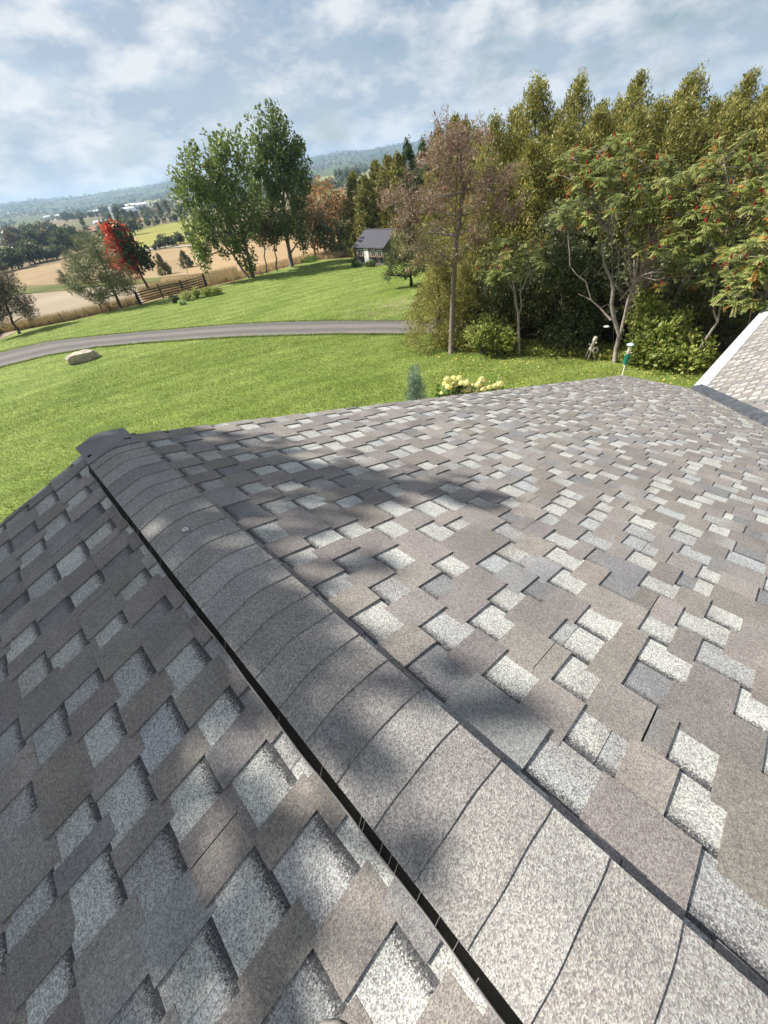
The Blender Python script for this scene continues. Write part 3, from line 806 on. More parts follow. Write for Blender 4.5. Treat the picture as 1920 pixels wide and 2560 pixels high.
def clump(mb, c, r, n, size, aspect, cols, axis=None, stretch=1.0, up=.3, jit=.25):
    """a tuft of leaves: gaussian blob stretched along axis"""
    P = rng.normal(size=(n, 3)); P /= np.maximum(1, np.linalg.norm(P, axis=1, keepdims=True)/1.4)
    if axis is not None:
        a = unit(np.asarray(axis, float)); t = P@a
        P = P+np.outer(t*(stretch-1), a)
    O = unit(P)
    leaves(mb, np.asarray(c)+P*r*.62, size, aspect, cols, up, O, jit)
def wander(p0, p1, n=6, amp=.06, sag=0.0):
    p0 = np.asarray(p0, float); p1 = np.asarray(p1, float); L = np.linalg.norm(p1-p0)
    t = np.linspace(0, 1, n)[:, None]
    P = p0+(p1-p0)*t
    P[1:-1] += rng.normal(0, amp*L/3, (n-2, 3))
    P[:, 2] += sag*L*np.sin(t[:, 0]*math.pi)
    return P
def plant(name, label, cat, base, group=None):
    return empty(name, base, label, cat, group)
BROWNBARK = (.085, .07, .055); GREYBARK = (.17, .155, .135)

def blob_tree(name, label, base, blobs, leafsize, aspect, cols, nclump, nleaf, trunk_r, trunk_top=None, bark=BROWNBARK, up=.5, axis_up=.6, stretch=1.7,
              crad=.8, group=None, mat=None, shell=.55, limbs=True, extra_trunks=(), twig=.02, cat='tree', trunk_pts=None, seedcol=None, clumpcols=None):
    """tree made of a tapered trunk, limbs and leaf tufts spread through several ellipsoids.
       blobs: (centre xyz, (rx, ry, rz), weight)"""
    base = np.asarray(base, float)
    root = plant(name, label, cat, base, group)
    wood = MB(); fol = MB()
    if trunk_top is None: trunk_top = max(blobs, key=lambda b: b[0][2])[0]
    tp = wander(base-[0, 0, .15], trunk_top, 9, .035) if trunk_pts is None else np.asarray(trunk_pts, float)
    rad = np.linspace(1, .18, len(tp))*trunk_r; rad[0] *= 1.35
    wood.tube(tp, rad, 8, np.array(bark))
    for ep, er in extra_trunks:
        ep = np.asarray(ep, float); wood.tube(ep, np.linspace(1, .25, len(ep))*er, 7, np.array(bark))
    wsum = sum(b[2] for b in blobs)
    for bl_ in blobs:
        c, r, wgt = bl_[:3]; cr_ = bl_[3] if len(bl_) > 3 else crad
        c = np.asarray(c, float); r = np.asarray(r, float)
        k = max(2 if len(bl_) < 4 else 1, int(nclump*wgt/wsum))
        d = unit(rng.normal(size=(k, 3)))
        rad_ = (shell+(1-shell)*rng.random(k))**.8
        P = c+d*r*rad_[:, None]
        if limbs:
            i = int(np.argmin(np.linalg.norm(tp-(c-[0, 0, r[2]*.9]), axis=1)))
            i = min(i, len(tp)-2)
            wood.tube(wander(tp[i], c+[0, 0, r[2]*.3], 6, .06), np.linspace(rad[i]*.6, twig*1.4, 6), 6, np.array(bark))
        for j in range(k):
            if limbs and j % 3 == 0:
                wood.tube(wander(c*.6+P[j]*.4-[0, 0, r[2]*.15], P[j], 4, .1), np.linspace(twig*1.6, twig*.5, 4), 4, np.array(bark), cap=False)
            a = d[j]*(1-axis_up)+np.array([0, 0, axis_up])
            cc = cols if clumpcols is None else clumpcols(P[j], cols)
            clump(fol, P[j], cr_*random.uniform(.7, 1.25), nleaf if len(bl_) < 4 else bl_[4], leafsize*random.uniform(.75, 1.2), aspect, cc, a, stretch, up)
    o = np.array(root.location)
    for m in (wood, fol): m.v = [x-o for x in m.v]
    wood.build('trunk', BARK, root, smooth=True)
    fol.build('crown', mat or LEAF, root)
    return root

# ---- cedars -------------------------------------------------------
CED = [(.14, .138, .036), (.115, .125, .032), (.16, .148, .038), (.095, .108, .03), (.18, .145, .042)]
def cedar_mesh(h, r, seed, cols, n=7500, size=.19, top=.75):
    """a full columnar-conical cedar: upswept sprays over the surface and inside, ragged spire"""
    global rng
    keep = rng; rng = np.random.default_rng(seed)
    fol = MB()
    nb = n//26
    ph = rng.uniform(0, 6.28, 5)
    for i in range(nb):
        f = rng.beta(1.1, 1.2)                     # height fraction
        z = h*(.03+.97*f)
        prof = (1-f)**top*1.0*min(1, (f+.10)/.16)
        a = rng.uniform(0, 2*math.pi)
        lob = 1+.16*math.sin(3*a+ph[0]+f*7)+.10*math.sin(7*a+ph[1]+f*15)
        rad = r*prof*lob*(rng.uniform(.55, 1.0)**.6)
        c = np.array([math.cos(a)*rad, math.sin(a)*rad, z])
        d = np.array([math.cos(a)*.55, math.sin(a)*.55, 1.0])
        s = .30*(.55+.45*(1-f))*random.uniform(.8, 1.2)
        clump(fol, c, s, 26, size*(.65+.35*(1-f)), .34, cols, d, 2.1, .9, .3)
    for k in range(6):                               # feathery leaders at the tip
        c = np.array([rng.normal(0, .10), rng.normal(0, .10), h*(1-.012*k)+rng.uniform(-.1, .25)])
        clump(fol, c, .14, 14, size*.55, .32, cols, (rng.normal(0, .2), rng.normal(0, .2), 1), 2.6, 1.2)
    rng = keep
    return fol
def cedar_proto(h, r, seed, cols, **k):
    fol = cedar_mesh(h, r, seed, cols, **k)
    wood = MB(); wood.tube(wander((0, 0, -.3), (0, 0, h*.93), 7, .02), np.linspace(.17, .02, 7), 7, (.10, .08, .062))
    return wood.mesh('trunk'), fol.mesh('crown')
def cedar(name, protos, base, h, h0, label, group, wide=1.0):
    root = plant(name, label, 'tree', base, group)
    root.rotation_euler = (0, 0, random.uniform(0, 6.28))
    root.scale = (h/h0*wide, h/h0*wide, h/h0)
    for nm, me, mt in (('trunk', protos[0], BARK), ('crown', protos[1], NEEDLE)):
        if not me.materials: me.materials.append(mt); me.polygons.foreach_set('use_smooth', np.zeros(len(me.polygons), bool))
        o = bpy.data.objects.new(nm, me); COL.objects.link(o); o.parent = root
    return root
PC = [cedar_proto(8.5, 2.5, 100+i, CED, n=26000, size=.15, top=.82) for i in range(4)]
_tops = [(1192, 322, 26), (1238, 285, 24), (1290, 268, 25.5), (1346, 188, 24.5), (1398, 275, 27), (1452, 184, 25.5), (1512, 252, 24.5), (1556, 238, 28), (1604, 180, 27), (1655, 240, 25), (1700, 232, 28.5),
         (1742, 172, 27), (1792, 245, 25), (1838, 225, 29), (1886, 176, 27), (1940, 200, 25.5), (2000, 190, 27), (2080, 200, 25)]
ordn = ['first', 'second', 'third', 'fourth', 'fifth', 'sixth', 'seventh', 'eighth', 'ninth', 'tenth', 'eleventh', 'twelfth', 'thirteenth', 'fourteenth', 'fifteenth', 'sixteenth', 'seventeenth', 'eighteenth']
for i, (x, y, D) in enumerate(_tops):
    p = azd(x, y, D); h = (at_d(x, y, D)[2]-p[2])*.985
    cedar('cedar_tree', PC[i % 4], p, h, 8.5, 'tall olive cedar, %s from the left in the high row behind the sumacs' % ordn[i], 'cedars behind the sumacs', random.uniform(1.1, 1.4))
# lower cedars filling the wood between the row and the clearing
for i, (x, y, D) in enumerate([(1225, 400, 22), (1330, 360, 22), (1420, 310, 22.5), (1500, 280, 23), (1600, 275, 23), (1720, 265, 23), (1840, 265, 23), (1930, 265, 23)]):
    p = azd(x, y, D); h = at_d(x, y, D)[2]-p[2]
    cedar('cedar_tree', PC[(i+1) % 4], p, h, 8.5, 'shorter cedar, %s from the left in the lower row nearer the sumacs' % ordn[i], 'lower cedars', 1.5)
# clipped-looking low cedar at the end of the drive
p = azd(1100, 780, 19.6)
for k, (x, y, D, s) in enumerate([(1092, 640, 19.8, 1.75), (1160, 660, 19.3, 1.5)]):
    p = azd(x, y, D); h = at_d(x, y, D)[2]-p[2]
    cedar('young_cedar', PC[k], p, h, 8.5, ['bushy yellow-green cedar where the drive meets the wood', 'bushy cedar just right of the tall bare trunk'][k], 'young cedars', s)
# cedars and spruces beyond the shed
SPR = [(.045, .07, .03), (.06, .085, .032), (.035, .055, .026)]
PS = cedar_proto(9, 2.6, 140, SPR, n=7000, size=.34, top=.9)
PC2 = cedar_proto(8.5, 1.75, 150, [(.115, .115, .028), (.09, .10, .026), (.14, .12, .03)], n=6500, size=.34, top=.6)
for i, (x, y, D, pr, w) in enumerate([(884, 435, 60, PC2, 1.5), (908, 445, 57, PC2, 1.5), (940, 408, 62, PC2, 1.4), (966, 396, 58, PC2, 1.5), (992, 392, 55, PC2, 1.5), (1018, 352, 60, PS, 1.1), (1058, 352, 56, PS, 1.15), (1095, 330, 52, PC2, 1.3), (1140, 300, 46, PC2, 1.3), (1165, 312, 40, PC2, 1.2), (1110, 360, 42, PC2, 1.4)]):
    p = azd(x, y, D); h = at_d(x, y, D)[2]-p[2]
    cedar('spruce_tree' if pr is PS else 'cedar_tree', pr, p, h, 9 if pr is PS else 8.5,
          ('dark pointed spruce, %s of the pair above the shed' % ('left' if i == 5 else 'right')) if pr is PS else 'cedar behind the shed, %s from the left in its row' % ordn[i if i < 5 else i-2], 'trees behind the shed', w)

# ---- the two tall maples and their neighbours ----------------------
MAP = [(.10, .14, .032), (.125, .16, .038), (.08, .115, .028), (.15, .17, .048), (.09, .125, .034)]
def bl(px, py, D, rx, ry, rz, w=1.0, dy=0.0):
    p = at_d(px, py+max(0, (470-py))*.19 if px < 780 else py, D+dy); return (p, (rx, ry, rz), w)
B = at(632, 694); D = math.hypot(B[0], B[1])
mA = [bl(505, 420, D, 1.7, 2.2, 2.4, 1.0), bl(560, 400, D, 1.5, 2.2, 2.6, 1.0), bl(470, 470, D, 1.6, 2.0, 1.6, .9), bl(530, 500, D, 2.2, 2.5, 2.2, 1.3), bl(580, 500, D, 1.7, 2.5, 2.4, 1.0),
      bl(500, 580, D, 1.9, 2.2, 1.5, .9), bl(560, 590, D, 2.2, 2.2, 1.8, 1.0), bl(505, 640, D, 1.2, 1.6, .9, .5), bl(595, 610, D, 1.3, 1.6, 1.7, .6), bl(620, 650, D, .9, 1.0, 1.0, .3), bl(600, 370, D, 1.2, 1.5, 1.6, .5), bl(622, 480, D, 1.2, 1.6, 2.0, .6), bl(632, 560, D, 1.3, 1.6, 1.5, .6)]
t2 = wander(B+[-.35, .1, -.2], at_d(500, 520, D), 8, .03)
blob_tree('maple_tree', 'broad green maple with forked trunk, left of the two tall lawn trees', B, mA, .30, .62, MAP, 330, 42, .23, at_d(575, 440, D), GREYBARK, .3, .62, 2.0, .62, 'tall maples by the field', extra_trunks=[(t2, .15)], twig=.03)
B = at(729, 668); D = math.hypot(B[0], B[1])
mB = [bl(688, 285, D, 1.0, 1.2, 1.8, .6), bl(660, 330, D, 1.2, 1.5, 2.2, .8), bl(715, 345, D, 1.5, 1.8, 2.2, 1.0), bl(745, 390, D, 1.2, 1.6, 2.0, .8), bl(690, 420, D, 2.0, 2.2, 2.4, 1.3), bl(740, 470, D, 1.6, 2.0, 2.2, 1.0),
      bl(660, 480, D, 1.7, 2.0, 2.4, 1.0), bl(700, 540, D, 2.3, 2.2, 2.0, 1.2), bl(735, 570, D, 1.6, 1.8, 1.4, .7), bl(670, 575, D, 1.5, 1.6, 1.4, .6), bl(628, 420, D, .9, 1.2, 1.8, .4), bl(755, 600, D, .8, 1.0, .7, .2)]
blob_tree('maple_tree', 'tallest dark green maple on the lawn, straight trunk beside the golden field', B, mB, .30, .62, [(.075, .11, .028), (.095, .13, .032), (.06, .09, .025), (.115, .14, .04)], 340, 42, .27, at_d(693, 330, D), GREYBARK, .3, .62, 2.0, .62, 'tall maples by the field', twig=.03)
for i, (bx, by, tx, ty, cols, lab) in enumerate([
        (665, 684, 655, 560, [(.10, .085, .035), (.12, .07, .045)], 'thin dark trunk with small brownish crown, nearer the forked maple'),
        (693, 678, 676, 540, [(.06, .09, .025), (.08, .10, .03)], 'thin straight tree between the two tall maples'),
        (788, 650, 770, 520, [(.16, .085, .05), (.10, .09, .035), (.20, .11, .06)], 'slim tree with rusty leaves right of the tallest maple'),
        (816, 646, 800, 560, [(.06, .075, .028), (.08, .09, .035)], 'slim dark green tree at the field edge left of the shed')]):
    B = at(bx, by); D = math.hypot(B[0], B[1])
    bs = [bl(tx, ty, D, 1.3, 1.3, 1.5), bl(tx+12, ty+35, D, 1.4, 1.4, 1.2), bl(tx-8, ty+25, D, 1.1, 1.1, 1.1, .7)]
    blob_tree('slim_tree', lab, B, bs, .26, .5, cols, 60, 32, .10, at_d(tx, ty, D), BROWNBARK, .3, .4, 1.4, .5, 'slim trees at the field edge')
for x, y, D, rx, rz, cols, lab in [(815, 510, 75, 3.4, 3.0, [(.22, .12, .04), (.19, .13, .04), (.12, .10, .035), (.26, .13, .05)], 'orange-topped autumn maple beyond the lawn, left of the cedars'),
                                  (770, 545, 70, 2.6, 2.6, [(.22, .11, .06), (.15, .10, .05), (.09, .09, .035)], 'rusty pink autumn tree beyond the slim trunks'),
                                  (845, 590, 72, 2.2, 2.2, [(.05, .065, .025), (.065, .08, .03)], 'dark round tree at the far lawn corner'),
                                  (958, 545, 62, 2.1, 2.6, [(.12, .17, .035), (.10, .15, .03), (.15, .19, .05)], 'fresh green small tree directly behind the shed')]:
    p = azd(x, y, D); c = at_d(x, y, D)
    blob_tree('round_tree', lab, p, [(c, (rx, rx, rz), 1), (c-[0, 0, rz*.8], (rx*.9, rx*.9, rz*.7), .6), (c+[rx*.4, 0, -rz*.3], (rx*.7, rx*.7, rz*.7), .5)], .36, .6, cols, 90, 34, .16, c, BROWNBARK, .3, .4, 1.4, .7, 'autumn trees beyond the lawn')

# ---- pines on the left ---------------------------------------------
PINE = [(.075, .095, .04), (.092, .108, .045), (.06, .075, .034), (.115, .12, .058)]
def pine(name, label, base, top, tiers, cols, trunk_r, seedn, leafsize=.26, group=None, dense=1.0, bark=BROWNBARK, size=.4, plate=.34):
    """tiers: (centre xyz, radius) = flattened sprays of needles at branch ends"""
    base = np.asarray(base, float); root = plant(name, label, 'tree', base, group)
    wood = MB(); fol = MB(); tp = wander(base-[0, 0, .15], top, 9, .03); rad = np.linspace(1, .15, 9)*trunk_r
    wood.tube(tp, rad, 8, np.array(bark))
    for c, r in tiers:
        c = np.asarray(c, float)
        i = int(np.clip(np.argmin(np.abs(tp[:, 2]-(c[2]-.4*r))), 1, 7))
        k = int(10*dense*max(.5, r))
        wood.tube(wander(tp[i], c, 6, .07), np.linspace(rad[i]*.45, .02, 6), 5, np.array(bark), cap=False)
        for j in range(k):
            d = rng.normal(size=3)*[1, 1, plate]; d = d/max(1, np.linalg.norm(d)/1.2)
            P = c+d*r
            if j % 2 == 0: wood.tube(wander(c-[0, 0, .1], P, 4, .1), np.linspace(.02, .006, 4), 4, np.array(bark), cap=False)
            clump(fol, P, size, int(30*dense), leafsize, .16, cols, d+[0, 0, .7], 1.5, .5)
    o = np.array(root.location)
    for m in (wood, fol): m.v = [x-o for x in m.v]
    wood.build('trunk', BARK, root, smooth=True); fol.build('crown', NEEDLE, root)
    return root
B = at(303, 772); D = math.hypot(B[0], B[1])
pine('pine_tree', 'wind-swept grey-green pine leaning beside the rail fence', B, at_d(232, 605, D),
     [(at_d(x, y, D+dz), r) for x, y, r, dz in [(222, 600, .9, 0), (245, 625, 1.0, -.4), (205, 640, .9, .3), (265, 650, 1.0, .3), (225, 665, 1.2, -.6), (192, 690, .9, 0), (285, 685, 1.1, -.4), (250, 695, 1.2, .5), (310, 700, .8, .2), (210, 715, 1.0, .3), (270, 720, 1.1, -.5), (240, 735, .9, 0), (318, 720, .7, 0), (200, 665, .8, 0), (255, 748, .5, 0)]],
     PINE, .17, 1, group='field-edge pines', dense=2.0, size=.5, plate=.26)
B = at(48, 836); D = math.hypot(B[0], B[1])
pine('pine_tree', 'brownish pine cut off by the left edge of the picture', B, at_d(-18, 690, D),
     [(at_d(x, y, D+dz), r) for x, y, r, dz in [(-10, 700, .8, 0), (15, 715, .8, 0), (-40, 710, 1.0, .3), (25, 745, .9, -.3), (-15, 750, 1.0, 0), (60, 765, .6, 0), (0, 775, .8, .2), (-50, 760, 1.0, 0), (68, 785, .5, .2), (-20, 795, .7, 0)]],
     [(.075, .06, .045), (.06, .065, .04), (.05, .055, .035), (.095, .07, .055)], .14, 2, group='field-edge pines', dense=2.4, size=.55)
for x, y, tx, ty, r, lab in [(168, 716, 152, 680, .75, 'small dark cedar alone in the stubble field')]:
    B = at(x, y); D = math.hypot(B[0], B[1])
    pine('small_cedar', lab, B, at_d(tx, ty, D), [(at_d(tx+(y2-ty)*.30+dx, y2, D), .5*r) for y2, dx in [(ty, 0), (ty+8, -3), (ty+9, 5), (ty+17, -8), (ty+18, 8), (ty+22, 0), (ty+26, -10), (ty+27, 11)]], [(.04, .05, .03), (.055, .06, .032)], .09, 3, size=.35, dense=1.2)
for x, y, h, r, cols, lab in [(415, 688, 3.0, 1.25, [(.085, .085, .035), (.06, .07, .03), (.11, .10, .045)], 'conical olive juniper in the dry grass behind the fence'),
                              (470, 670, 2.6, 1.4, [(.075, .08, .045), (.06, .065, .04)], 'rounded grey-green juniper left of the tall maples')]:
    B = at(x, y); wm, fm = cedar_proto(h, r, int(x), cols, n=2600, size=.3, top=.8)
    cedar('juniper_bush', (wm, fm), B, h, h, lab, 'junipers in the meadow')
# red and green maple
B = azd(335, 640, 66); c = at_d(318, 620, 66)
def redside(P, cols):
    q = (P-c)@np.array([.93, -.37, 0])
    return [(.36, .05, .03), (.42, .075, .04), (.29, .045, .03), (.38, .11, .05)] if q < .25+.3*math.sin(P[2]*2.1) else [(.035, .055, .02), (.05, .07, .025)]
blob_tree('red_maple', 'maple half scarlet, half dark green, behind the wind-swept pine', B, [(at_d(298, 595, 66), (1.35, 1.35, 1.7), 1.2), (at_d(322, 625, 66), (1.9, 1.9, 2.2), 1.6), (at_d(340, 650, 66), (1.9, 1.9, 1.6), 1.2), (at_d(300, 640, 66), (1.6, 1.6, 1.6), 1.0)],
          .34, .7, MAP, 130, 40, .2, c, BROWNBARK, .3, .4, 1.3, .6, clumpcols=redside)

# ---- the reddish dying pine at the corner of the wood ---------------
B = at(1127, 884); D = math.hypot(B[0], B[1])
RED = [(.145, .08, .06), (.18, .095, .072), (.125, .088, .06), (.11, .09, .048), (.17, .13, .095)]
tp = [at_d(x, y, D) for x, y in [(1127, 888), (1131, 780), (1136, 660), (1141, 590), (1150, 540), (1158, 480), (1153, 420), (1152, 380), (1146, 340)]]
tp[0][2] -= .2
dp = plant('dying_pine', 'tall thin pine with rust-pink dying needles and long bare trunk', 'tree', B)
wood = MB(); fol = MB(); wood.tube(tp, [.125, .105, .095, .088, .08, .065, .05, .04, .025], 8, (.17, .145, .12))
tiers = [(1118, 345, .55), (1150, 330, .5), (1175, 345, .5), (1140, 365, .6), (1105, 370, .45), (1165, 375, .5), (1095, 410, .5), (1120, 415, .5), (1110, 455, .4), (1150, 440, .4), (1185, 430, .4),
         (1215, 455, .55), (1250, 450, .5), (1235, 480, .5), (1060, 500, .55), (1010, 490, .6), (985, 510, .5), (1030, 530, .6), (1080, 520, .5), (1115, 500, .4), (1190, 510, .4), (1240, 520, .5), (1280, 530, .35),
         (1060, 570, .6), (1020, 580, .55), (1100, 570, .5), (1150, 560, .45), (1200, 565, .4), (1035, 620, .5), (1080, 620, .5), (1110, 640, .45), (1060, 650, .4), (1165, 620, .4), (1195, 600, .3)]
for x, y, r in tiers:
    c = at_d(x, y, D+random.uniform(-.6, .6)); tz = c[2]+.25*abs(x-1145)/60
    i = int(np.clip(np.argmin([abs(t[2]-(c[2]-.25)) for t in tp]), 1, 7))
    wood.tube(wander(tp[i], c, 6, .07), np.linspace(.035, .010, 6), 5, (.24, .20, .17), cap=False)
    for j in range(14):
        P = c+rng.normal(size=3)*[.85, .85, .4]*r
        wood.tube(wander(c, P, 4, .18), np.linspace(.009, .003, 4), 3, (.26, .22, .19), cap=False)
        clump(fol, P, .22, 34, .13, .16, RED if y < 560 or random.random() < .45 else [(.13, .125, .05), (.16, .13, .06), (.10, .105, .04)], None, 1, .3)
o = np.array(dp.location)
for m in (wood, fol): m.v = [x-o for x in m.v]
wood.build('trunk', BARK, dp, smooth=True); fol.build('crown', NEEDLE, dp)

# apple-like tree with dark left side, before the shed
B = at(1028, 716); D = math.hypot(B[0], B[1])
blob_tree('apple_tree', 'low spreading tree with thick short trunk between the shed and the wood', B,
          [bl(1000, 610, D, .75, .9, .9, 1), bl(985, 650, D, .7, .8, .7, .8), bl(1035, 640, D, .9, 1.0, .8, 1), bl(1060, 610, D, .8, .9, .9, .8), bl(1010, 680, D, .8, .8, .4, .5), bl(970, 690, D, .45, .5, .3, .3), bl(1050, 670, D, .7, .8, .5, .6)],
          .12, .5, [(.085, .11, .035), (.06, .085, .03), (.12, .12, .045), (.10, .10, .045)], 190, 40, .17, at_d(1025, 660, D), (.06, .05, .04), .3, .3, 1.3, .26)

# ---- sumacs ---------------------------------------------------------
SUM = [(.17, .205, .06), (.14, .18, .055), (.22, .24, .085), (.115, .15, .045), (.25, .25, .10)]
SUMW = [(.15, .18, .04), (.20, .19, .05), (.28, .12, .03), (.12, .16, .035)]
def frond(mb, p, d, L, col, k=9):
    """one pinnate leaf: leaflets in pairs along an arching midrib"""
    d = unit(np.asarray(d, float)); side = unit(np.cross(d, [0, 0, 1.0])+1e-6)
    t = np.linspace(.12, 1, k)
    mid = p+np.outer(t*L, d); mid[:, 2] -= .42*L*t*t
    tang = np.gradient(mid, axis=0); tang = unit(tang)
    V = []; 
    w = L*.30*np.sin(np.clip(t*1.15+.25, 0, math.pi))*(1.0)
    for s in (-1, 1):
        ax = unit(side*s+tang*.55+[0, 0, -.18])
        base = mid; tip = mid+ax*w[:, None]; mm = mid+ax*w[:, None]*.45; tw = tang*(L*.055)
        V.append(np.stack([base, mm+tw, tip, mm-tw], 1).reshape(-1, 3))
    V = np.concatenate(V); F = np.arange(len(V)).reshape(-1, 4)
    mb.add(V, F, np.asarray(col)*random.uniform(.75, 1.25))
def sumac(name, label, base, trunks, heads, warm=.12, nf=11, L=.46, group='sumacs at the edge of the wood', bark=(.23, .20, .175), cones=.28):
    """trunks: list of polylines; heads: (xyz, radius) = whorls of fronds at branch tips"""
    base = np.asarray(base, float); root = plant(name, label, 'tree', base, group)
    wood = MB(); fol = MB(); tips = []
    for pts, r0, r1 in trunks:
        pts = np.asarray(pts, float)
        wood.tube(pts, np.linspace(r0, r1, len(pts)), 7, np.array(bark)); tips += list(pts[len(pts)//2:])
    tips = np.array(tips)
    cn = []
    for c, r in heads:
        c = np.asarray(c, float)
        i = int(np.argmin(np.linalg.norm(tips-c+[0, 0, .3], axis=1)))
        wood.tube(wander(tips[i], c, 5, .08), np.linspace(.022, .012, 5), 5, np.array(bark), cap=False)
        for j in range(max(3, int(7*r/.5))):
            w = c+rng.normal(size=3)*[.55, .55, .4]*r
            wood.tube(wander(c, w, 3, .08), np.linspace(.012, .007, 3), 4, np.array(bark)*.8, cap=False)
            a0 = random.uniform(0, 6.28)
            warmhead = random.random() < warm
            for k in range(nf):
                a = a0+k*2.4; e = random.uniform(-.3, 1.5)
                col = random.choice(SUMW) if (warmhead or random.random() < .08) else random.choice(SUM)
                frond(fol, w, (math.cos(a), math.sin(a), e), L*random.uniform(.7, 1.1), col)
            if random.random() < cones: cn.append(w+[0, 0, .06])
            if random.random() < .10+warm*.4:
                for k in range(3): frond(fol, w-[0, 0, .05], (math.cos(a0+k), math.sin(a0+k), -.5), L*.6, random.choice([(.45, .10, .03), (.42, .17, .05), (.5, .06, .03)]), 6)
    o = np.array(root.location)
    for m in (wood, fol): m.v = [x-o for x in m.v]
    wood.build('trunk', BARK, root, smooth=True); fol.build('crown', LEAF, root)
    for p in cn:
        b = MB(); h = random.uniform(.11, .17)
        ax = unit(np.array([rng.normal(0, .25), rng.normal(0, .25), 1.0])); x_ = unit(np.cross(ax, [1.0, .2, 0])); y_ = np.cross(ax, x_)
        b.lathe(p-o, [(.010, 0), (.026, .15*h), (.023, .5*h), (.014, .85*h), (.002, h)], 6, random.choice([(.22, .018, .016), (.28, .03, .02), (.16, .02, .02)]), np.stack([x_, y_, ax], 1))
        b.build('seed_head', BARK, root)
    return root
B = at(1299, 891); D = math.hypot(B[0], B[1])
P = lambda x, y, dz=0: at_d(x, y, D+dz)
T0 = P(1299, 893); T0[2] = B[2]-.1
sumac('sumac_tree', 'small sumac with slender pale trunk right of the dying pine', B,
      [([T0, P(1297, 840), P(1296, 790), P(1290, 760), P(1287, 730), P(1280, 690)], .055, .03), ([P(1296, 790), P(1304, 765), P(1300, 735), P(1320, 690), P(1340, 660)], .035, .02), ([P(1287, 730), P(1260, 690), P(1240, 660)], .025, .015)],
      [(P(1255, 640), .4), (P(1290, 615), .5), (P(1230, 680), .4), (P(1320, 640, .3), .45), (P(1345, 670), .35), (P(1270, 680, -.4), .4), (P(1305, 690), .35), (P(1215, 650, .3), .35), (P(1345, 620, .4), .3), (P(1265, 600, .5), .35)], .08, 17, .26)
B = at(1536, 908); D = math.hypot(B[0], B[1])
T0 = P(1536, 910); T0[2] = B[2]-.1
bare = [([T0, P(1541, 870), P(1549, 838), P(1536, 800), P(1529, 760), P(1533, 722), P(1528, 700), P(1510, 660), P(1505, 620), P(1530, 590)], .085, .028),
        ([P(1549, 838), P(1560, 800), P(1568, 760), P(1580, 720), P(1590, 680), P(1596, 640), P(1625, 605)], .06, .02),
        ([P(1527, 800), P(1500, 770), P(1478, 750), P(1465, 705), P(1440, 685), P(1425, 665)], .032, .009),
        ([P(1465, 705), P(1450, 690), P(1470, 670)], .014, .005), ([P(1478, 750), P(1462, 742), P(1445, 735)], .012, .005), ([P(1533, 722), P(1545, 690), P(1548, 640), P(1540, 610)], .022, .008),
        ([P(1596, 640), P(1575, 610), P(1560, 590)], .018, .007), ([P(1568, 760), P(1585, 740), P(1592, 700), P(1600, 690)], .02, .008), ([P(1590, 680), P(1570, 640), P(1570, 600)], .016, .006),
        ([P(1500, 770), P(1520, 760), P(1530, 790)], .008, .004), ([P(1510, 660), P(1490, 690), P(1485, 670)], .010, .004)]
sumac('sumac_tree', 'large sumac with forked bare grey trunk and red seed heads', B, bare,
      [(P(1440, 400, .5), .6), (P(1500, 380, .6), .6), (P(1560, 400, .6), .6), (P(1620, 420, .8), .6), (P(1430, 450), .55), (P(1480, 440), .6), (P(1540, 450), .6), (P(1600, 470, .4), .6), (P(1450, 500), .55), (P(1510, 500), .55), (P(1420, 530), .45), (P(1480, 540), .45),
       (P(1620, 540), .5), (P(1660, 500, .6), .6), (P(1690, 540), .55), (P(1640, 590), .5), (P(1700, 600), .5), (P(1680, 450, .8), .6), (P(1660, 620, -.3), .4), (P(1600, 530, -.3), .4), (P(1560, 500, -.2), .4), (P(1720, 480, .5), .6), (P(1740, 540, .3), .55), (P(1730, 640), .5), (P(1770, 690), .45), (P(1690, 680), .4)], .10, 19, .27)
B = at(1710, 925); D = math.hypot(B[0], B[1])
P = lambda x, y, dz=0: at_d(x, y, D+dz)
T0 = P(1700, 927); T0[2] = B[2]-.1
sumac('sumac_tree', 'leaning sumac whose thin bare stem bends over by the wing roof', B,
      [([T0, P(1725, 905), P(1745, 880), P(1760, 855), P(1782, 822), P(1794, 805), P(1785, 780), P(1782, 740), P(1790, 700), P(1800, 640)], .05, .02), ([P(1794, 805), P(1800, 770), P(1830, 700)], .03, .015)],
      [(P(1760, 420, .8), .6), (P(1810, 400, .8), .6), (P(1870, 420, .8), .6), (P(1930, 430, .8), .6), (P(1740, 480, .4), .6), (P(1800, 480, .4), .6), (P(1860, 500, .4), .6), (P(1910, 520), .6), (P(1770, 560), .55), (P(1830, 570), .55), (P(1890, 590), .55), (P(1940, 570), .6), (P(1960, 480, .5), .6), (P(1820, 640), .5), (P(1860, 680), .5), (P(1780, 620), .5), (P(1840, 440, 1), .6), (P(1900, 460, .8), .6), (P(1780, 500, .4), .5), (P(1830, 730), .4)], .13, 19, .27)
B = azd(1900, 800, 14.6); D = 14.6
T0 = P(1905, 880); T0[2] = B[2]-.1
sumac('sumac_tree', 'nearest sumac with reddening fronds hanging over the wing gutter', B,
      [([T0, P(1930, 840), P(1925, 760), P(1915, 700), P(1900, 640)], .06, .025)],
      [(P(1870, 640), .5), (P(1910, 620), .5), (P(1890, 690), .5), (P(1860, 700, -.2), .4), (P(1940, 660), .5), (P(1900, 730, -.2), .4), (P(1850, 740, -.2), .35), (P(1950, 720), .5), (P(1930, 600), .5)], .18, 18, .29)

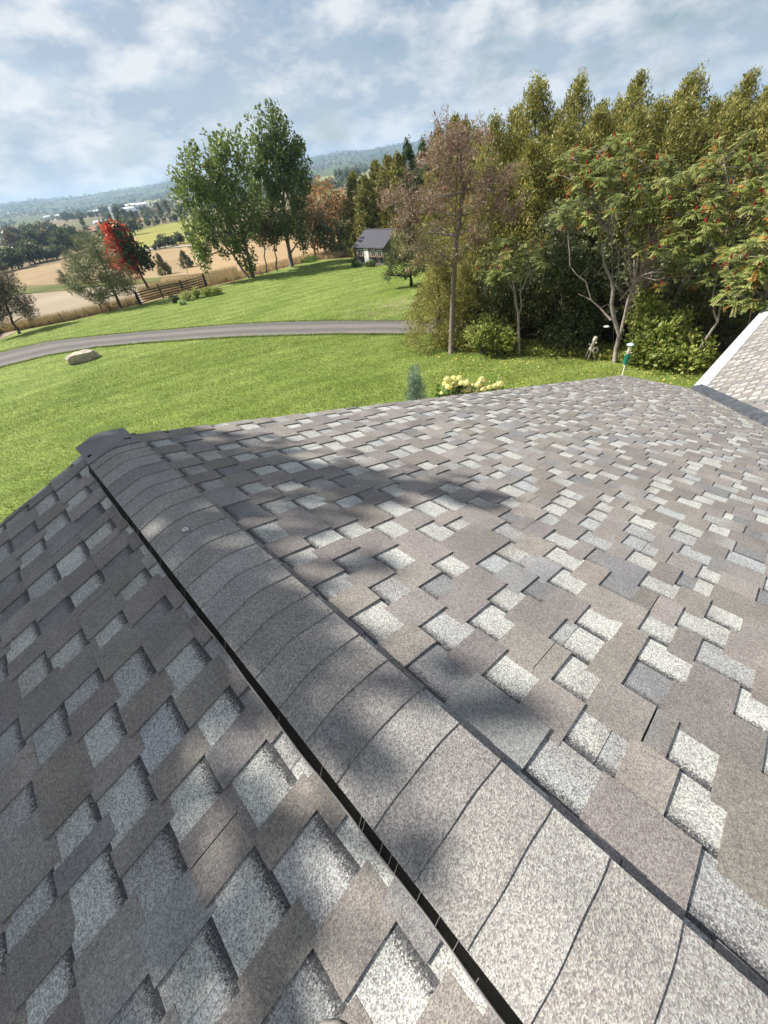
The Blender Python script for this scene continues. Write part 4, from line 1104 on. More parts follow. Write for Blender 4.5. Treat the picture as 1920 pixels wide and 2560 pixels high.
# ---- shrubs and thicket at the edge of the wood ----------------------
DRK = [(.055, .07, .028), (.07, .085, .033), (.045, .06, .024), (.085, .095, .04)]
BRT = [(.14, .175, .035), (.18, .20, .045), (.11, .145, .03), (.20, .20, .06)]
def shrub(name, label, cx, cy, D, rx, rz, cols, n, leaf, group, aspect=.6, rows=2, crad=.28, nl=34):
    c = at_d(cx, cy, D); g = float(G(c[0], c[1]))
    base = np.array([c[0], c[1], g])
    root = plant(name, label, 'shrub', base, group)
    wood = MB(); fol = MB()
    for k in range(7):
        a = random.uniform(0, 6.28); e = c+[math.cos(a)*rx*.6, math.sin(a)*rx*.6, rz*.4]
        wood.tube(wander(base+[math.cos(a)*.12, math.sin(a)*.12, -.1], e, 6, .12), np.linspace(.03, .008, 6), 5, (.13, .11, .09), cap=False)
    for k in range(n):
        d = unit(rng.normal(size=3)); d[2] = abs(d[2]) if c[2]-rz < g+.1 and random.random() < .3 else d[2]
        q = c+d*[rx, rx, rz]*(.5+.5*random.random())
        q[2] = max(q[2], g+.08)
        clump(fol, q, crad*random.uniform(.7, 1.3), nl, leaf, aspect, cols, d+[0, 0, .4], 1.3, .2)
    for m in (wood, fol): m.v = [x-base for x in m.v]
    wood.build('stem', BARK, root, smooth=True); fol.build('foliage', LEAF, root)
    return root
sh = [('dark_shrub', 'dark leafy thicket shrub behind the small sumac', 1390, 720, 19.2, 1.6, 1.9, DRK, 150, .12),
      ('dark_shrub', 'dim shrub left of the small sumac, above the low green bush', 1235, 740, 19.4, 1.3, 1.7, DRK, 110, .12),
      ('dark_shrub', 'grey-green shrub rising behind the forked sumac', 1440, 610, 19.5, 1.6, 1.6, [(.085, .10, .045), (.07, .085, .038), (.11, .12, .06)], 130, .11),
      ('dark_shrub', 'dark shrub directly behind the forked sumac stems', 1500, 760, 19.0, 1.5, 1.8, DRK, 130, .12),
      ('dark_shrub', 'dark shrub behind the tangle of dead stems', 1640, 740, 19.4, 1.6, 1.9, DRK, 130, .12),
      ('dark_shrub', 'shadowed shrub behind the leaning sumac stem', 1790, 740, 18.9, 1.6, 1.8, DRK, 130, .12),
      ('dark_shrub', 'shadowed shrub at the wing roof corner', 1890, 760, 18.8, 1.6, 1.6, DRK, 110, .12),
      ('green_bush', 'bright green low bush at the foot of the dying pine', 1215, 830, 17.6, .75, .5, BRT, 55, .12),
      ('green_bush', 'low leafy bush between dying pine and small sumac', 1255, 850, 17.4, .6, .4, BRT, 40, .11),
      ('leafy_bush', 'lit leafy bush right of the bird feeder', 1640, 850, 17.0, 1.05, .95, BRT+[(.10, .13, .03)], 120, .13),
      ('leafy_bush', 'lower leafy bush at the foot of the leaning stem', 1705, 885, 16.6, .8, .5, BRT+[(.10, .13, .03)], 70, .12),
      ('leafy_bush', 'leafy bush beside the forked trunk, left of the feeder tube', 1590, 890, 16.7, .4, .35, BRT, 28, .11),
      ('dark_shrub', 'dark shrub low behind the garden figure', 1420, 850, 17.9, 1.2, .9, DRK, 80, .11),
      ('leafy_bush', 'vine-leaved bush on the stems above the feeder', 1620, 760, 17.8, .6, .55, BRT, 40, .12)]
for a in sh: shrub(*a, 'undergrowth of the wood')
# tangle of dead vine stems
b = MB(); c0 = at_d(1610, 690, 17.9); g0 = azd(1615, 690, 17.9)
for k in range(150):
    a = at_d(1610+random.gauss(0, 26), random.uniform(700, 860), 17.8+random.uniform(-.4, .6)); e = at_d(1615+random.gauss(0, 42), random.uniform(560, 760), 17.8+random.uniform(-.5, .6))
    b.tube(wander(a, e, 5, .16), np.linspace(.010, .004, 5), 3, np.array([.22, .185, .15])*random.uniform(.6, 1.25), cap=False)
for (x0, y0, x1, y1, r) in [(1592, 870, 1645, 640, .03), (1600, 860, 1585, 650, .025), (1640, 860, 1720, 660, .03), (1660, 820, 1760, 620, .025)]:
    b.tube(wander(at_d(x0, y0, 17.9), at_d(x1, y1, 18), 7, .04), np.linspace(r, r*.5, 7), 6, (.24, .20, .16))
b.v = [x-g0 for x in b.v]
tg = b.build('vine_tangle', BARK, smooth=True); tg.location = g0
tag(tg, 'tangle of grey-brown dead vine stems beside the forked sumac', 'vine')
# woodland floor
strip('forest_floor', mat_noise('leaf_litter', (.035, .028, .018), (.085, .065, .04), 3, 1, 8, .5, .05), [(1080, 700), (1250, 660), (1400, 650), (1600, 660), (1800, 680), (2000, 700)], [(1080, 845), (1250, 862), (1400, 868), (1600, 878), (1800, 890), (2000, 905)], .06, 40, 8)
#--PART4--
# ================================================================== shed
M_BOARD = mat_noise('weathered_boards', (.09, .084, .077), (.19, .178, .163), 6, .9, 6, .4, .01, stretch=(8, 8, .6))
M_ROOFD = mat_noise('dark_shed_roof', (.035, .038, .05), (.06, .064, .08), 7, .75, 5, .2)
M_DARK = mat_noise('dark_trim', (.012, .012, .013), (.025, .025, .027), 20, .6, 3, 0)
M_GLASS = mat_noise('window_glass', (.02, .025, .03), (.05, .06, .07), 3, .08, 3, 0, spec=.6)
M_CREAM = mat_noise('cream_paint', (.62, .60, .55), (.72, .70, .65), 12, .6, 4, .1)
M_STONE = mat_noise('stone_step', (.3, .29, .27), (.42, .41, .39), 5, .9, 6, .4)
BL = at(894, 665)
zE = at_d(893, 613, math.hypot(BL[0], BL[1]))[2]          # eave height over the left corner
BR = at_z(970, 616, zE)
fx = BR[:2]-BL[:2]; fx = np.append(fx/np.linalg.norm(fx), 0); fy = np.array([-fx[1], fx[0], 0])      # fy points away from us
z0 = BL[2]; hE = zE-z0; KS = hE/2.15
LW, DP = 5.0*KS, 4.2*KS
shed = empty('garden_shed', BL, 'small weathered board shed with dark pitched roof at the lawn corner', 'shed')
SR = np.stack([fx, fy, ZZ], 1)
def sp(x, y, z): return fx*x+fy*y+ZZ*z
def sbox(name, x, y, z, sx, sy, sz, mat, parent=shed, label=None):
    if name != 'board': x, y, z, sx, sy, sz = [t*KS for t in (x, y, z, sx, sy, sz)]
    b = MB(); b.box(sp(x, y, z), (sx, sy, sz), SR); o = b.build(name, mat, parent)
    if label: o['label'] = label
    return o
zrid = at_d(945, 573, math.hypot(*(BL+fx*LW*.4+fy*DP/2)[:2]))[2]
b = MB(); rise = max(.9*KS, zrid-zE)
Pf = [(0, -.3), (LW, -.3), (LW, hE), (0, hE)]
b.add([sp(0, 0, -.3), sp(LW, 0, -.3), sp(LW, 0, hE), sp(0, 0, hE), sp(0, DP, -.3), sp(LW, DP, -.3), sp(LW, DP, hE), sp(0, DP, hE), sp(0, DP/2, hE+rise*.92), sp(LW, DP/2, hE+rise*.92)],
      [[0, 1, 2, 3], [5, 4, 7, 6], [4, 0, 3, 7], [1, 5, 6, 2], [3, 8, 7, 7], [2, 6, 9, 9]])
wl_ = b.build('wall', M_BOARD, shed)
k = 0; x = .09
while x < LW-.05:                                    # upright front boards
    w = random.uniform(.17, .22)
    sbox('board', x+w/2-.02, -.013-.004*random.random(), hE/2-.06, w-.014, .022, hE-.14, M_BOARD, wl_)
    x += w
b = MB()
ov, ovg = .14, .22
zr = hE+rise
def sl(y): return zr-(abs(y-DP/2))*(rise/(DP/2))
for s in (0, 1):
    ya, yb = (DP/2, -ov) if s == 0 else (DP/2, DP+ov)
    V = [sp(-ovg, ya, sl(ya)), sp(LW+ovg, ya, sl(ya)), sp(LW+ovg, yb, sl(yb)), sp(-ovg, yb, sl(yb))]
    V += [v-ZZ*.09 for v in V]
    b.add(V, [[0, 1, 2, 3], [7, 6, 5, 4], [0, 4, 5, 1], [1, 5, 6, 2], [2, 6, 7, 3], [3, 7, 4, 0]])
rf = b.build('roof', M_ROOFD, shed)
b = MB(); b.tube([sp(-ovg, DP/2, zr+.01), sp(LW+ovg, DP/2, zr+.01)], .06, 6); b.build('ridge_cap', M_DARK, rf)
b = MB(); b.tube([sp(-ovg, -ov-.06, sl(-ov)-.06), sp(LW+ovg, -ov-.06, sl(-ov)-.06)], .06, 6); b.build('gutter', M_DARK, shed)
b = MB(); b.tube([sp(-ovg+.05, -ov-.05, sl(-ov)-.1), sp(-.06, -.08, hE-.25), sp(-.06, -.08, .6)], .045, 6); b.build('downpipe', M_DARK, shed)
dr = sbox('door', 2.02, -.05, .98, .82, .05, 1.96, M_CREAM); dr['label'] = 'cream plank door'
b = MB(); b.lathe(sp(2.34*KS, -.09*KS, .95*KS), [(.03, -.03), (.035, 0), (.03, .03)], 8); b.build('handle', M_DARK, dr)
for wx in (.95, 3.25, 4.35):
    wn_ = sbox('window', wx, -.05, 1.45, .78, .05, .72, M_CREAM)
    for dx in (-.18, .18):
        sbox('pane', wx+dx, -.08, 1.45, .30, .02, .58, M_GLASS, wn_)
    bx_ = sbox('window_box', wx, -.16, .98, .8, .2, .18, M_DARK)
    f = MB(); clump(f, sp(wx*KS, -.18*KS, 1.16*KS), .16, 60, .09, .8, [(.5, .16, .14), (.1, .16, .04), (.45, .22, .18), (.08, .13, .03)], fx, 2.2, .3); f.build('flowers', LEAF, bx_)
sbox('step', 2.02, -.5, .02, 1.2, .7, .14, M_STONE)
rb = empty('rain_barrel', BL+sp(-.25, -.25, 0), 'black rain barrel under the shed downpipe', 'barrel')
b = MB(); b.lathe((0, 0, 0), [(.0, .0), (.22, 0), (.25, .3), (.22, .66), (.2, .68), (0, .68)], 14); b.build('body', M_DARK, rb, smooth=True)
b = MB(); b.lathe((0, 0, .3), [(.249, -.015), (.258, 0), (.249, .015)], 14); b.lathe((0, 0, .5), [(.24, -.015), (.246, 0), (.236, .015)], 14); b.build('hoop', M_LIP, rb)
def shrub_at(name, label, c, rx, rz, cols, n, leaf, group, crad=.22, nl=26, aspect=.6):
    c = np.asarray(c, float); g = float(G(c[0], c[1])); base = np.array([c[0], c[1], g])
    root = plant(name, label, 'shrub', base, group); wood = MB(); fol = MB()
    for k in range(5):
        a = random.uniform(0, 6.28)
        wood.tube(wander((math.cos(a)*.06, math.sin(a)*.06, -.08), (math.cos(a)*rx*.5, math.sin(a)*rx*.5, rz*1.2), 5, .1), np.linspace(.022, .006, 5), 4, (.13, .11, .09), cap=False)
    for k in range(n):
        d = unit(rng.normal(size=3)); q = d*[rx, rx, rz]*(.45+.55*random.random())+[0, 0, rz*.95]
        q[2] = max(q[2], .05)
        clump(fol, q, crad*random.uniform(.7, 1.3), nl, leaf, aspect, cols, d+[0, 0, .5], 1.3, .3)
    wood.build('stem', BARK, root, smooth=True); fol.build('foliage', LEAF, root)
    return root
for x, y, r, h, lab in [(.55, -.75, .5, .45, 'dark green shrub below the left shed window'), (1.1, -.9, .35, .35, 'small shrub left of the shed door'), (2.9, -.8, .4, .35, 'round green shrub right of the shed door'), (3.7, -.9, .45, .4, 'shrub below the right shed window')]:
    shrub_at('shed_shrub', lab, BL+sp(x*KS, y*KS, 0), r*KS*.75, h*KS*.7, [(.07, .11, .03), (.10, .14, .04), (.05, .08, .025)], 26, .12, 'shrubs along the shed')
p = at(775, 655); shrub_at('low_juniper', 'low spreading green juniper on the lawn beside the slim trunks', p, 1.5, .28, [(.07, .12, .03), (.09, .14, .035)], 60, .14, None)
p = at(862, 640); shrub_at('hedge_shrub', 'dark hedge of weeds left of the shed', p, 2.2, .9, [(.08, .09, .04), (.10, .11, .05), (.13, .12, .06)], 80, .16, None, .35)
# loose branches under the maples
b = MB(); c = at(652, 688)
for k in range(7): b.tube(wander(rel_ := np.array([random.gauss(0, .4), random.gauss(0, .25), .05]), rel_+[random.gauss(0, .7), random.gauss(0, .3), random.uniform(.1, .5)], 5, .1), np.linspace(.05, .02, 5), 5, (.07, .06, .05))
o = b.build('fallen_branch', BARK, smooth=True); o.location = c; tag(o, 'dark fallen branches at the foot of the forked maple', 'branch')

# ================================================================== fences
RAILC = np.array([.05, .046, .043])
fp = [at(352, 762), at(409, 745), at(462, 734), at(517, 718)]
fence = empty('rail_fence', fp[0], 'weathered split rail fence of three bays beside the dry meadow', 'fence')
def rl(p): return np.asarray(p)-fp[0]
for i, p in enumerate(fp):
    for s in (-1, 1):
        b = MB(); dx = unit(fp[min(i+1, 3)]-fp[max(i-1, 0)]); nrm = np.array([-dx[1], dx[0], 0])
        b.tube(wander(rl(p)+nrm*.11*s-[0, 0, .3], rl(p)+nrm*.10*s+dx*random.uniform(-.08, .08)+[0, 0, 1.42+random.uniform(-.05, .1)], 5, .02), [.09, .085, .08, .075, .06], 6, RAILC*random.uniform(.7, 1.1)); b.build('post', BARK, fence)
for i in range(3):
    for k in range(5):
        b = MB(); z = .18+.24*k; a = rl(fp[i])+[0, 0, z+random.uniform(-.03, .03)]; c = rl(fp[i+1])+[0, 0, z+random.uniform(-.03, .03)]
        e = unit(c-a)*.22
        b.tube(wander(a-e, c+e, 6, .008), np.array([.045, .055, .06, .055, .06, .045])*random.uniform(.8, 1.1), 6, RAILC*random.uniform(.55, 1.0)); b.build('rail', BARK, fence)
for (x, y, ty, lab) in [(158, 806, 784, 'old leaning wire-fence post nearer the left pine'), (258, 782, 760, 'thin wire-fence post left of the wind-swept pine')]:
    p = at(x, y); h = at_d(x-13, ty, math.hypot(p[0], p[1]))[2]-p[2]
    b = MB(); b.tube(wander((0, 0, -.2), (.03, .05, h), 5, .02), [.07, .065, .06, .06, .05], 7, (.16, .14, .12)); o = b.build('fence_post', BARK); o.location = p; tag(o, lab, 'post', 'wire fence posts')
for i, (x, y) in enumerate([(524, 712), (533, 714), (541, 716), (549, 722), (515, 727), (555, 728)]):
    p = at(x, y); b = MB(); h = random.uniform(1.3, 1.7)
    b.tube(wander((0, 0, -.1), (random.gauss(0, .05), random.gauss(0, .05), h), 4, .01), .022, 5, (.30, .27, .20)); o = b.build('garden_stake', BARK); o.location = p
    tag(o, 'thin garden stake in the bed right of the rail fence, %s from the left' % ['second', 'third', 'fourth', 'fifth', 'first', 'last'][i], 'stake', 'garden stakes')
YEL = [(.20, .22, .05), (.16, .20, .045), (.26, .25, .08), (.12, .16, .04)]
for i, (x, y, r, h, c) in enumerate([(440, 757, .5, .4, DRK), (470, 752, .5, .45, YEL), (495, 746, .5, .5, YEL), (520, 742, .5, .45, YEL), (545, 737, .5, .4, YEL)]):
    shrub_at('bed_plant', ['dark plant at the left end of the fence bed', 'yellow-green plant, second in the fence bed', 'yellow-green plant in the middle of the fence bed', 'yellow-green plant, fourth in the fence bed', 'pale plant at the right end of the fence bed'][i], at(x, y), r, h, c, 30, .13, 'plants in the fence bed')
shrub_at('hosta', 'pale variegated clump on the lawn edge of the fence bed', at(457, 762), .3, .16, [(.35, .40, .22), (.2, .3, .1)], 12, .2, None, .16)

# ================================================================== boulder
def rock_mesh(size, seed, flat=.75):
    import bmesh
    r = np.random.default_rng(seed)
    bm = bmesh.new(); bmesh.ops.create_icosphere(bm, subdivisions=5, radius=1.0)
    N = unit(r.normal(size=(13, 3))); N[0] = (0, 0, 1); N[1] = (0, 0, -1); N[2] = unit(np.array([-.25, -.95, .12])); N[3] = unit(np.array([.9, -.4, .1])); off = r.uniform(.62, .95, 13); off[0] = .62; off[2] = .72; off[3] = .8
    for v in bm.verts:
        p = np.array(v.co); d = min(1.0, min((off[k]/max(1e-3, p@N[k]) if p@N[k] > 0 else 9) for k in range(13)))
        d *= 1+.03*math.sin(p[0]*9+p[2]*7)+.022*math.sin(p[1]*15+p[0]*4)+.012*math.sin(p[0]*31+p[1]*23)*math.sin(p[2]*27)
        p = p*d*np.array(size); p[2] += .035*math.sin(p[0]*3.1+1)*(p[2] > 0)
        v.co = p
    me = bpy.data.meshes.new('boulder'); bm.to_mesh(me); bm.free()
    me.polygons.foreach_set('use_smooth', np.zeros(len(me.polygons), bool))
    return me
p = at(212, 903); me = rock_mesh((1.05, .62, .60), 5)
m_rock = mat_noise('pale_limestone', (.27, .225, .175), (.56, .49, .40), 2.6, .9, 9, 1.0, .08); me.materials.append(m_rock)
o = bpy.data.objects.new('boulder', me); COL.objects.link(o); o.location = (p[0], p[1], p[2]+.22); o.rotation_euler = (R(3), R(4), R(28))
tag(o, 'flat-topped pale limestone boulder on the lawn beside the drive', 'boulder')

# ================================================================== bird feeder, garden figure, hanging ornament
M_GREEN = mat_noise('green_plastic', (.012, .11, .075), (.018, .15, .10), 20, .35, 3, 0, spec=.5)
M_CYAN = mat_noise('pale_blue_metal', (.42, .60, .66), (.50, .68, .73), 20, .35, 3, 0, spec=.5)
M_POLE = mat_noise('galvanised_pole', (.42, .41, .38), (.55, .54, .50), 20, .5, 3, 0, spec=.5)
m_tube, _n, _l, _p = mat_new('clear_tube'); _p.inputs['Base Color'].default_value = (.75, .78, .74, 1); _p.inputs['Roughness'].default_value = .12; _p.inputs['Alpha'].default_value = .38
D = 14.6
pf = azd(1566, 900, D)
fe = empty('bird_feeder', pf, 'tube bird feeder with green baffle and pale blue cap on a thin pole', 'bird feeder')
zz = lambda x, y: at_d(x, y, D)[2]-pf[2]
z1, z2, z3, z4 = zz(1561, 908), zz(1568, 884), zz(1571, 878), zz(1577, 862)
b = MB(); b.tube([(0, 0, -.3), (0, 0, z1+.1)], .014, 8); b.build('pole', M_POLE, fe, smooth=True)
b = MB(); b.lathe((0, 0, 0), [(.0, z2), (.07, z2), (.075, z2-.01), (.078, z1+.02), (.085, z1), (.07, z1), (.0, z1)], 16); b.build('baffle', M_GREEN, fe, smooth=False)
b = MB(); b.lathe((0, 0, 0), [(.052, z2), (.052, z4)], 16); b.build('seed_tube', m_tube, fe, smooth=True)
b = MB(); b.lathe((0, 0, 0), [(0, z2+.005), (.047, z2+.005), (.047, z2+.10), (0, z2+.12)], 14); b.build('seed', mat_noise('bird_seed', (.25, .18, .08), (.5, .4, .22), 90, .9, 3, .4, .004), fe)
b = MB(); b.lathe((0, 0, 0), [(.0, z4+.055), (.05, z4+.045), (.105, z4+.012), (.11, z4), (.0, z4+.004)], 18); b.build('cap', M_CYAN, fe, smooth=True)
for k in range(4):
    a = k*math.pi/2+.4; b = MB(); b.tube([(math.cos(a)*.05, math.sin(a)*.05, z2+.05), (math.cos(a)*.13, math.sin(a)*.13, z2+.05)], .006, 5); b.build('perch', M_POLE, fe)
# figure welded and lashed together from pale driftwood: three legs, body, ring, head
D = math.hypot(*at(1472, 901)[:2])
pg = at(1472, 901)
fg = empty('garden_figure', pg, 'pale driftwood figure on three splayed legs with a ring at its side', 'sculpture')
M_DRIFT = mat_noise('bleached_driftwood', (.30, .26, .22), (.62, .57, .50), 9, .9, 6, .5, .01)
q = lambda x, y, dz=0: at_d(x, y, D+dz)-pg
def limb(name, pts, rad, parent=fg):
    b = MB(); P_ = np.array(pts); P2 = np.concatenate([wander(P_[i], P_[i+1], 4, .04)[:-1] for i in range(len(P_)-1)]+[P_[-1:]])
    b.tube(P2, np.interp(np.linspace(0, 1, len(P2)), np.linspace(0, 1, len(rad)), rad), 8); return b.build(name, M_DRIFT, parent, smooth=True)
limb('leg', [q(1468, 905), q(1477, 880), q(1479, 868)], [.028, .032, .04]); limb('leg', [q(1460, 901, .1), q(1470, 878), q(1477, 868)], [.022, .026, .035]); limb('leg', [q(1488, 902, -.05), q(1484, 886), q(1480, 870)], [.018, .022, .03])
body = limb('body', [q(1478, 876), q(1480, 868), q(1483, 859), q(1485, 850)], [.05, .075, .06, .04])
limb('arm', [q(1481, 866), q(1475, 862), q(1473, 859)], [.03, .025, .03])
b = MB(); b.lathe(q(1488, 848), [(.0, -.11), (.055, -.09), (.075, -.03), (.085, .03), (.06, .09), (0, .11)], 10); hd = b.build('head', M_DRIFT, fg, smooth=True)
for dx in (-.03, .03):
    b = MB(); b.lathe(q(1488, 848)+[dx, -.078, .03], [(0, -.012), (.016, 0), (0, .012)], 8); b.build('eye', M_DARK, hd)
b = MB(); b.lathe(q(1489, 856)+[0, -.05, 0], [(0, -.03), (.03, -.01), (.035, .02), (0, .03)], 8); b.build('jaw', M_CREAM, hd, smooth=True)
c = q(1484, 874)+[.04, -.06, 0]; th = np.linspace(0, 2*math.pi, 19); b = MB()
b.tube([c+np.array([math.cos(t)*.085, math.sin(t)*.02, math.sin(t)*.085]) for t in th], .027, 7, cap=False); b.build('ring', M_DRIFT, fg, smooth=True)
ph = at_d(1517, 816, 16.4); hx = empty('hanging_ornament', ph, 'small white disc ornament hanging left of the forked sumac trunk', 'ornament')
b = MB(); b.lathe((0, 0, 0), [(0, .03), (.05, .015), (.11, 0), (.05, -.015), (0, -.02)], 14); b.build('disc', M_WHITE, hx, smooth=True)
b = MB(); b.tube([(0, 0, .02), at_d(1531, 740, 16.5)-ph], .003, 4); b.build('cord', M_DARK, hx)

# ================================================================== planting by the gable
D = 11.0; pj = azd(1038, 960, D)
jn = plant('blue_juniper', 'small upright blue-green juniper just beyond the roof edge', 'shrub', pj)
ht = at_d(1043, 922, D)[2]-pj[2]; fol = MB(); wood = MB(); wood.tube([(0, 0, -.1), (0, 0, ht*.9)], [.04, .01], 6, BROWNBARK)
for k in range(150):
    f = random.random()**.8; a = random.uniform(0, 6.28); r = .40*(1-f**1.6)*random.uniform(.4, 1)+.03
    clump(fol, (math.cos(a)*r, math.sin(a)*r, ht*(.04+.93*f)), .13, 34, .10, .13, [(.13, .18, .14), (.10, .145, .11), (.17, .215, .165), (.08, .12, .085)], (math.cos(a)*.25, math.sin(a)*.25, 1), 2.6, 1.4)
wood.build('trunk', BARK, jn); fol.build('foliage', NEEDLE, jn)
D = 11.6; heads = [(1108, 985, 1), (1122, 968, 1), (1118, 948, .9), (1138, 962, 1), (1135, 946, .8), (1150, 946, .9), (1105, 1000, 1), (1130, 990, 1), (1140, 980, .9), (1168, 958, 1), (1170, 974, 1), (1172, 988, .8), (1190, 975, 1), (1205, 950, 1), (1196, 962, .9), (1208, 973, 1), (1222, 970, 1), (1237, 965, .8), (1250, 960, 1), (1192, 988, .9), (1155, 958, .9), (1112, 960, .7), (1247, 968, .7), (1156, 975, .8), (1181, 966, .9), (1183, 984, .9), (1160, 986, .9), (1215, 984, .9)]
ph = azd(1175, 985, D); hy = plant('hydrangea', 'hydrangea bush with cream-yellow flower heads beyond the roof edge', 'shrub', ph)
fol = MB(); wood = MB()
for x, y, s in heads:
    c = at_d(x, y+10, D+.1)-ph
    wood.tube(wander((c[0]*.3, c[1]*.3, -.05), c+[0, 0, .05], 5, .05), np.linspace(.014, .007, 5), 4, (.16, .14, .08), cap=False)
    for k in range(4): clump(fol, c+rng.normal(size=3)*[.13, .13, .10]-[0, 0, .13], .13, 12, .12, .65, [(.07, .12, .025), (.10, .16, .035), (.05, .09, .02)], None, 1, .1)
for k in range(60): clump(fol, np.array([random.gauss(0, .5), random.gauss(0, .3), random.uniform(.2, max(.3, at_d(1175, 985, D)[2]-ph[2]))]), .16, 10, .13, .65, [(.07, .12, .025), (.05, .09, .02)], None, 1, .1)
wood.build('stem', BARK, hy); fol.build('foliage', LEAF, hy)
for x, y, s in heads:
    b = MB(); c = at_d(x, y, D+random.uniform(-.15, .15))-ph
    d = unit(rng.normal(size=(150, 3))); d[:, 2] = np.abs(d[:, 2]*1.1)-.35; d = unit(d)
    Pz = c+d*[.105, .105, .088]*s*(1+.08*rng.normal(size=(150, 1)))
    w = unit(np.cross(d, rng.normal(size=(150, 3)))); u_ = np.cross(d, w); L = .027
    V = np.stack([Pz-w*L, Pz-u_*L+d*.004, Pz+w*L, Pz+u_*L+d*.004], 1).reshape(-1, 3)
    cc = np.array([[.52, .49, .20], [.60, .56, .27], [.46, .45, .16], [.58, .55, .33]])[rng.integers(0, 4, 150)]
    b.add(V, np.arange(600).reshape(-1, 4), np.repeat(cc, 4, 0)); b.lathe(c, [(0, -.07*s), (.08*s, -.03*s), (.09*s, .02*s), (.05*s, .065*s), (0, .075*s)], 8, (.45, .42, .16))
    b.build('flower_head', LEAF, hy)

# ================================================================== far valley: farm buildings, trees, woods
M_TIN = mat_noise('bright_tin_roof', (.72, .74, .76), (.85, .86, .88), .4, .5, 3, 0, spec=.4)
M_BARNW = mat_noise('dark_barn_board', (.06, .055, .055), (.10, .09, .09), .6, .9, 4, 0)
M_FARMW = mat_noise('white_farm_siding', (.66, .66, .66), (.76, .76, .76), .4, .8, 3, 0)
def barn(label, px, py, D, w, l, h, rot, gambrel=False, wallm=M_BARNW, name='barn', group=None):
    p = azd(px, py, D)
    az = math.atan2(p[0], p[1]); root = empty(name, p, label, 'building', group); root.rotation_euler = (0, 0, -az+rot)
    b = MB(); hw = w/2
    pr = [(-hw, 0), (-hw, h), (-hw*.62, h*1.55), (0, h*1.85), (hw*.62, h*1.55), (hw, h), (hw, 0)] if gambrel else [(-hw, 0), (-hw, h), (0, h*1.5), (hw, h), (hw, 0)]
    n = len(pr); V = [(x, y, z-(.8 if z == 0 else 0)) for y in (-l/2, l/2) for x, z in pr]
    F = []
    for e in (0, n):
        F += [[e, e+i, e+i+1, e+i+1] for i in range(1, n-1)]
    F += [[i, i+n, i+n+1, i+1] for i in (0, n-2)]
    b.add(V, F); b.build('wall', wallm, root)
    b = MB(); m_ = n-2
    V = [(x*1.06, y*1.04, z+.15+dz) for dz in (0, .25) for y in (-l/2, l/2) for x, z in pr[1:-1]]
    F = []
    for s in (0, 2*m_): F += [[s+i, s+i+m_, s+i+m_+1, s+i+1] for i in range(m_-1)]
    F += [[0, m_, 3*m_, 2*m_], [m_-1, 2*m_-1, 4*m_-1, 3*m_-1]]+[[e+i, e+i+1, e+i+1+2*m_, e+i+2*m_] for e in (0, m_) for i in range(m_-1)]
    b.add(V, F); b.build('roof', M_TIN, root)
    b = MB(); b.box((0, -l/2-.08, h*.4), (w*.28, .12, h*.8)); b.build('door', M_DARK if wallm is M_FARMW else M_BARNW, root)
    for sx in (-1, 1):
        b = MB(); b.box((sx*w*.3, -l/2-.06, h*.6), (w*.1, .1, h*.25)); b.build('window', M_DARK, root)
    return root
barn('old gambrel barn with white tin roof and dark gable in the valley', 326, 541, 620, 11, 16, 5.0, R(-38), True)
barn('low white shed attached beside the gambrel barn', 312, 543, 615, 4.5, 8, 2.3, R(-38), False, M_FARMW, 'farm_shed')
sl_ = empty('silo', azd(283, 540, 640), 'slender pale silo left of the gambrel barn', 'silo'); b = MB(); b.lathe((0, 0, -1), [(1.5, 0), (1.5, 11)], 14); b.build('shaft', M_FARMW, sl_, smooth=True); b = MB(); b.lathe((0, 0, 10), [(1.52, 0), (1.3, .9), (.7, 1.5), (0, 1.7)], 14); b.build('dome', M_TIN, sl_, smooth=True)
for i, (x, y, D, w, l, h, rr_, lab) in enumerate([
        (310, 498, 1250, 16, 34, 5, R(-70), 'largest white building of the far farmstead above the barn'), (300, 503, 1230, 10, 16, 5, R(10), 'white house at the left of the far farmstead'), (340, 494, 1280, 12, 30, 4, R(-75), 'long low white shed at the right of the far farmstead'),
        (222, 511, 1300, 9, 16, 4.5, R(-60), 'left white cottage along the far valley road'), (236, 508, 1310, 9, 18, 4.5, R(-75), 'right white cottage along the far valley road'),
        (74, 544, 760, 7, 9, 3.4, R(20), 'upper small white house among the trees at the left'), (90, 551, 720, 7, 12, 3.4, R(-60), 'lower white-roofed house among the trees at the left'), (248, 560, 560, 4, 9, 2.2, R(-75), 'tiny pale hut by the brown field in the valley'),
        (107, 525, 1400, 8, 14, 4, R(-70), 'distant pale house low against the left hills'), (136, 522, 1400, 8, 18, 4, R(-70), 'distant pale house right of its twin against the hills')]):
    barn(lab, x, y, D, w, l, h, rr_, False, M_FARMW, 'farmhouse', 'white farm buildings in the valley')
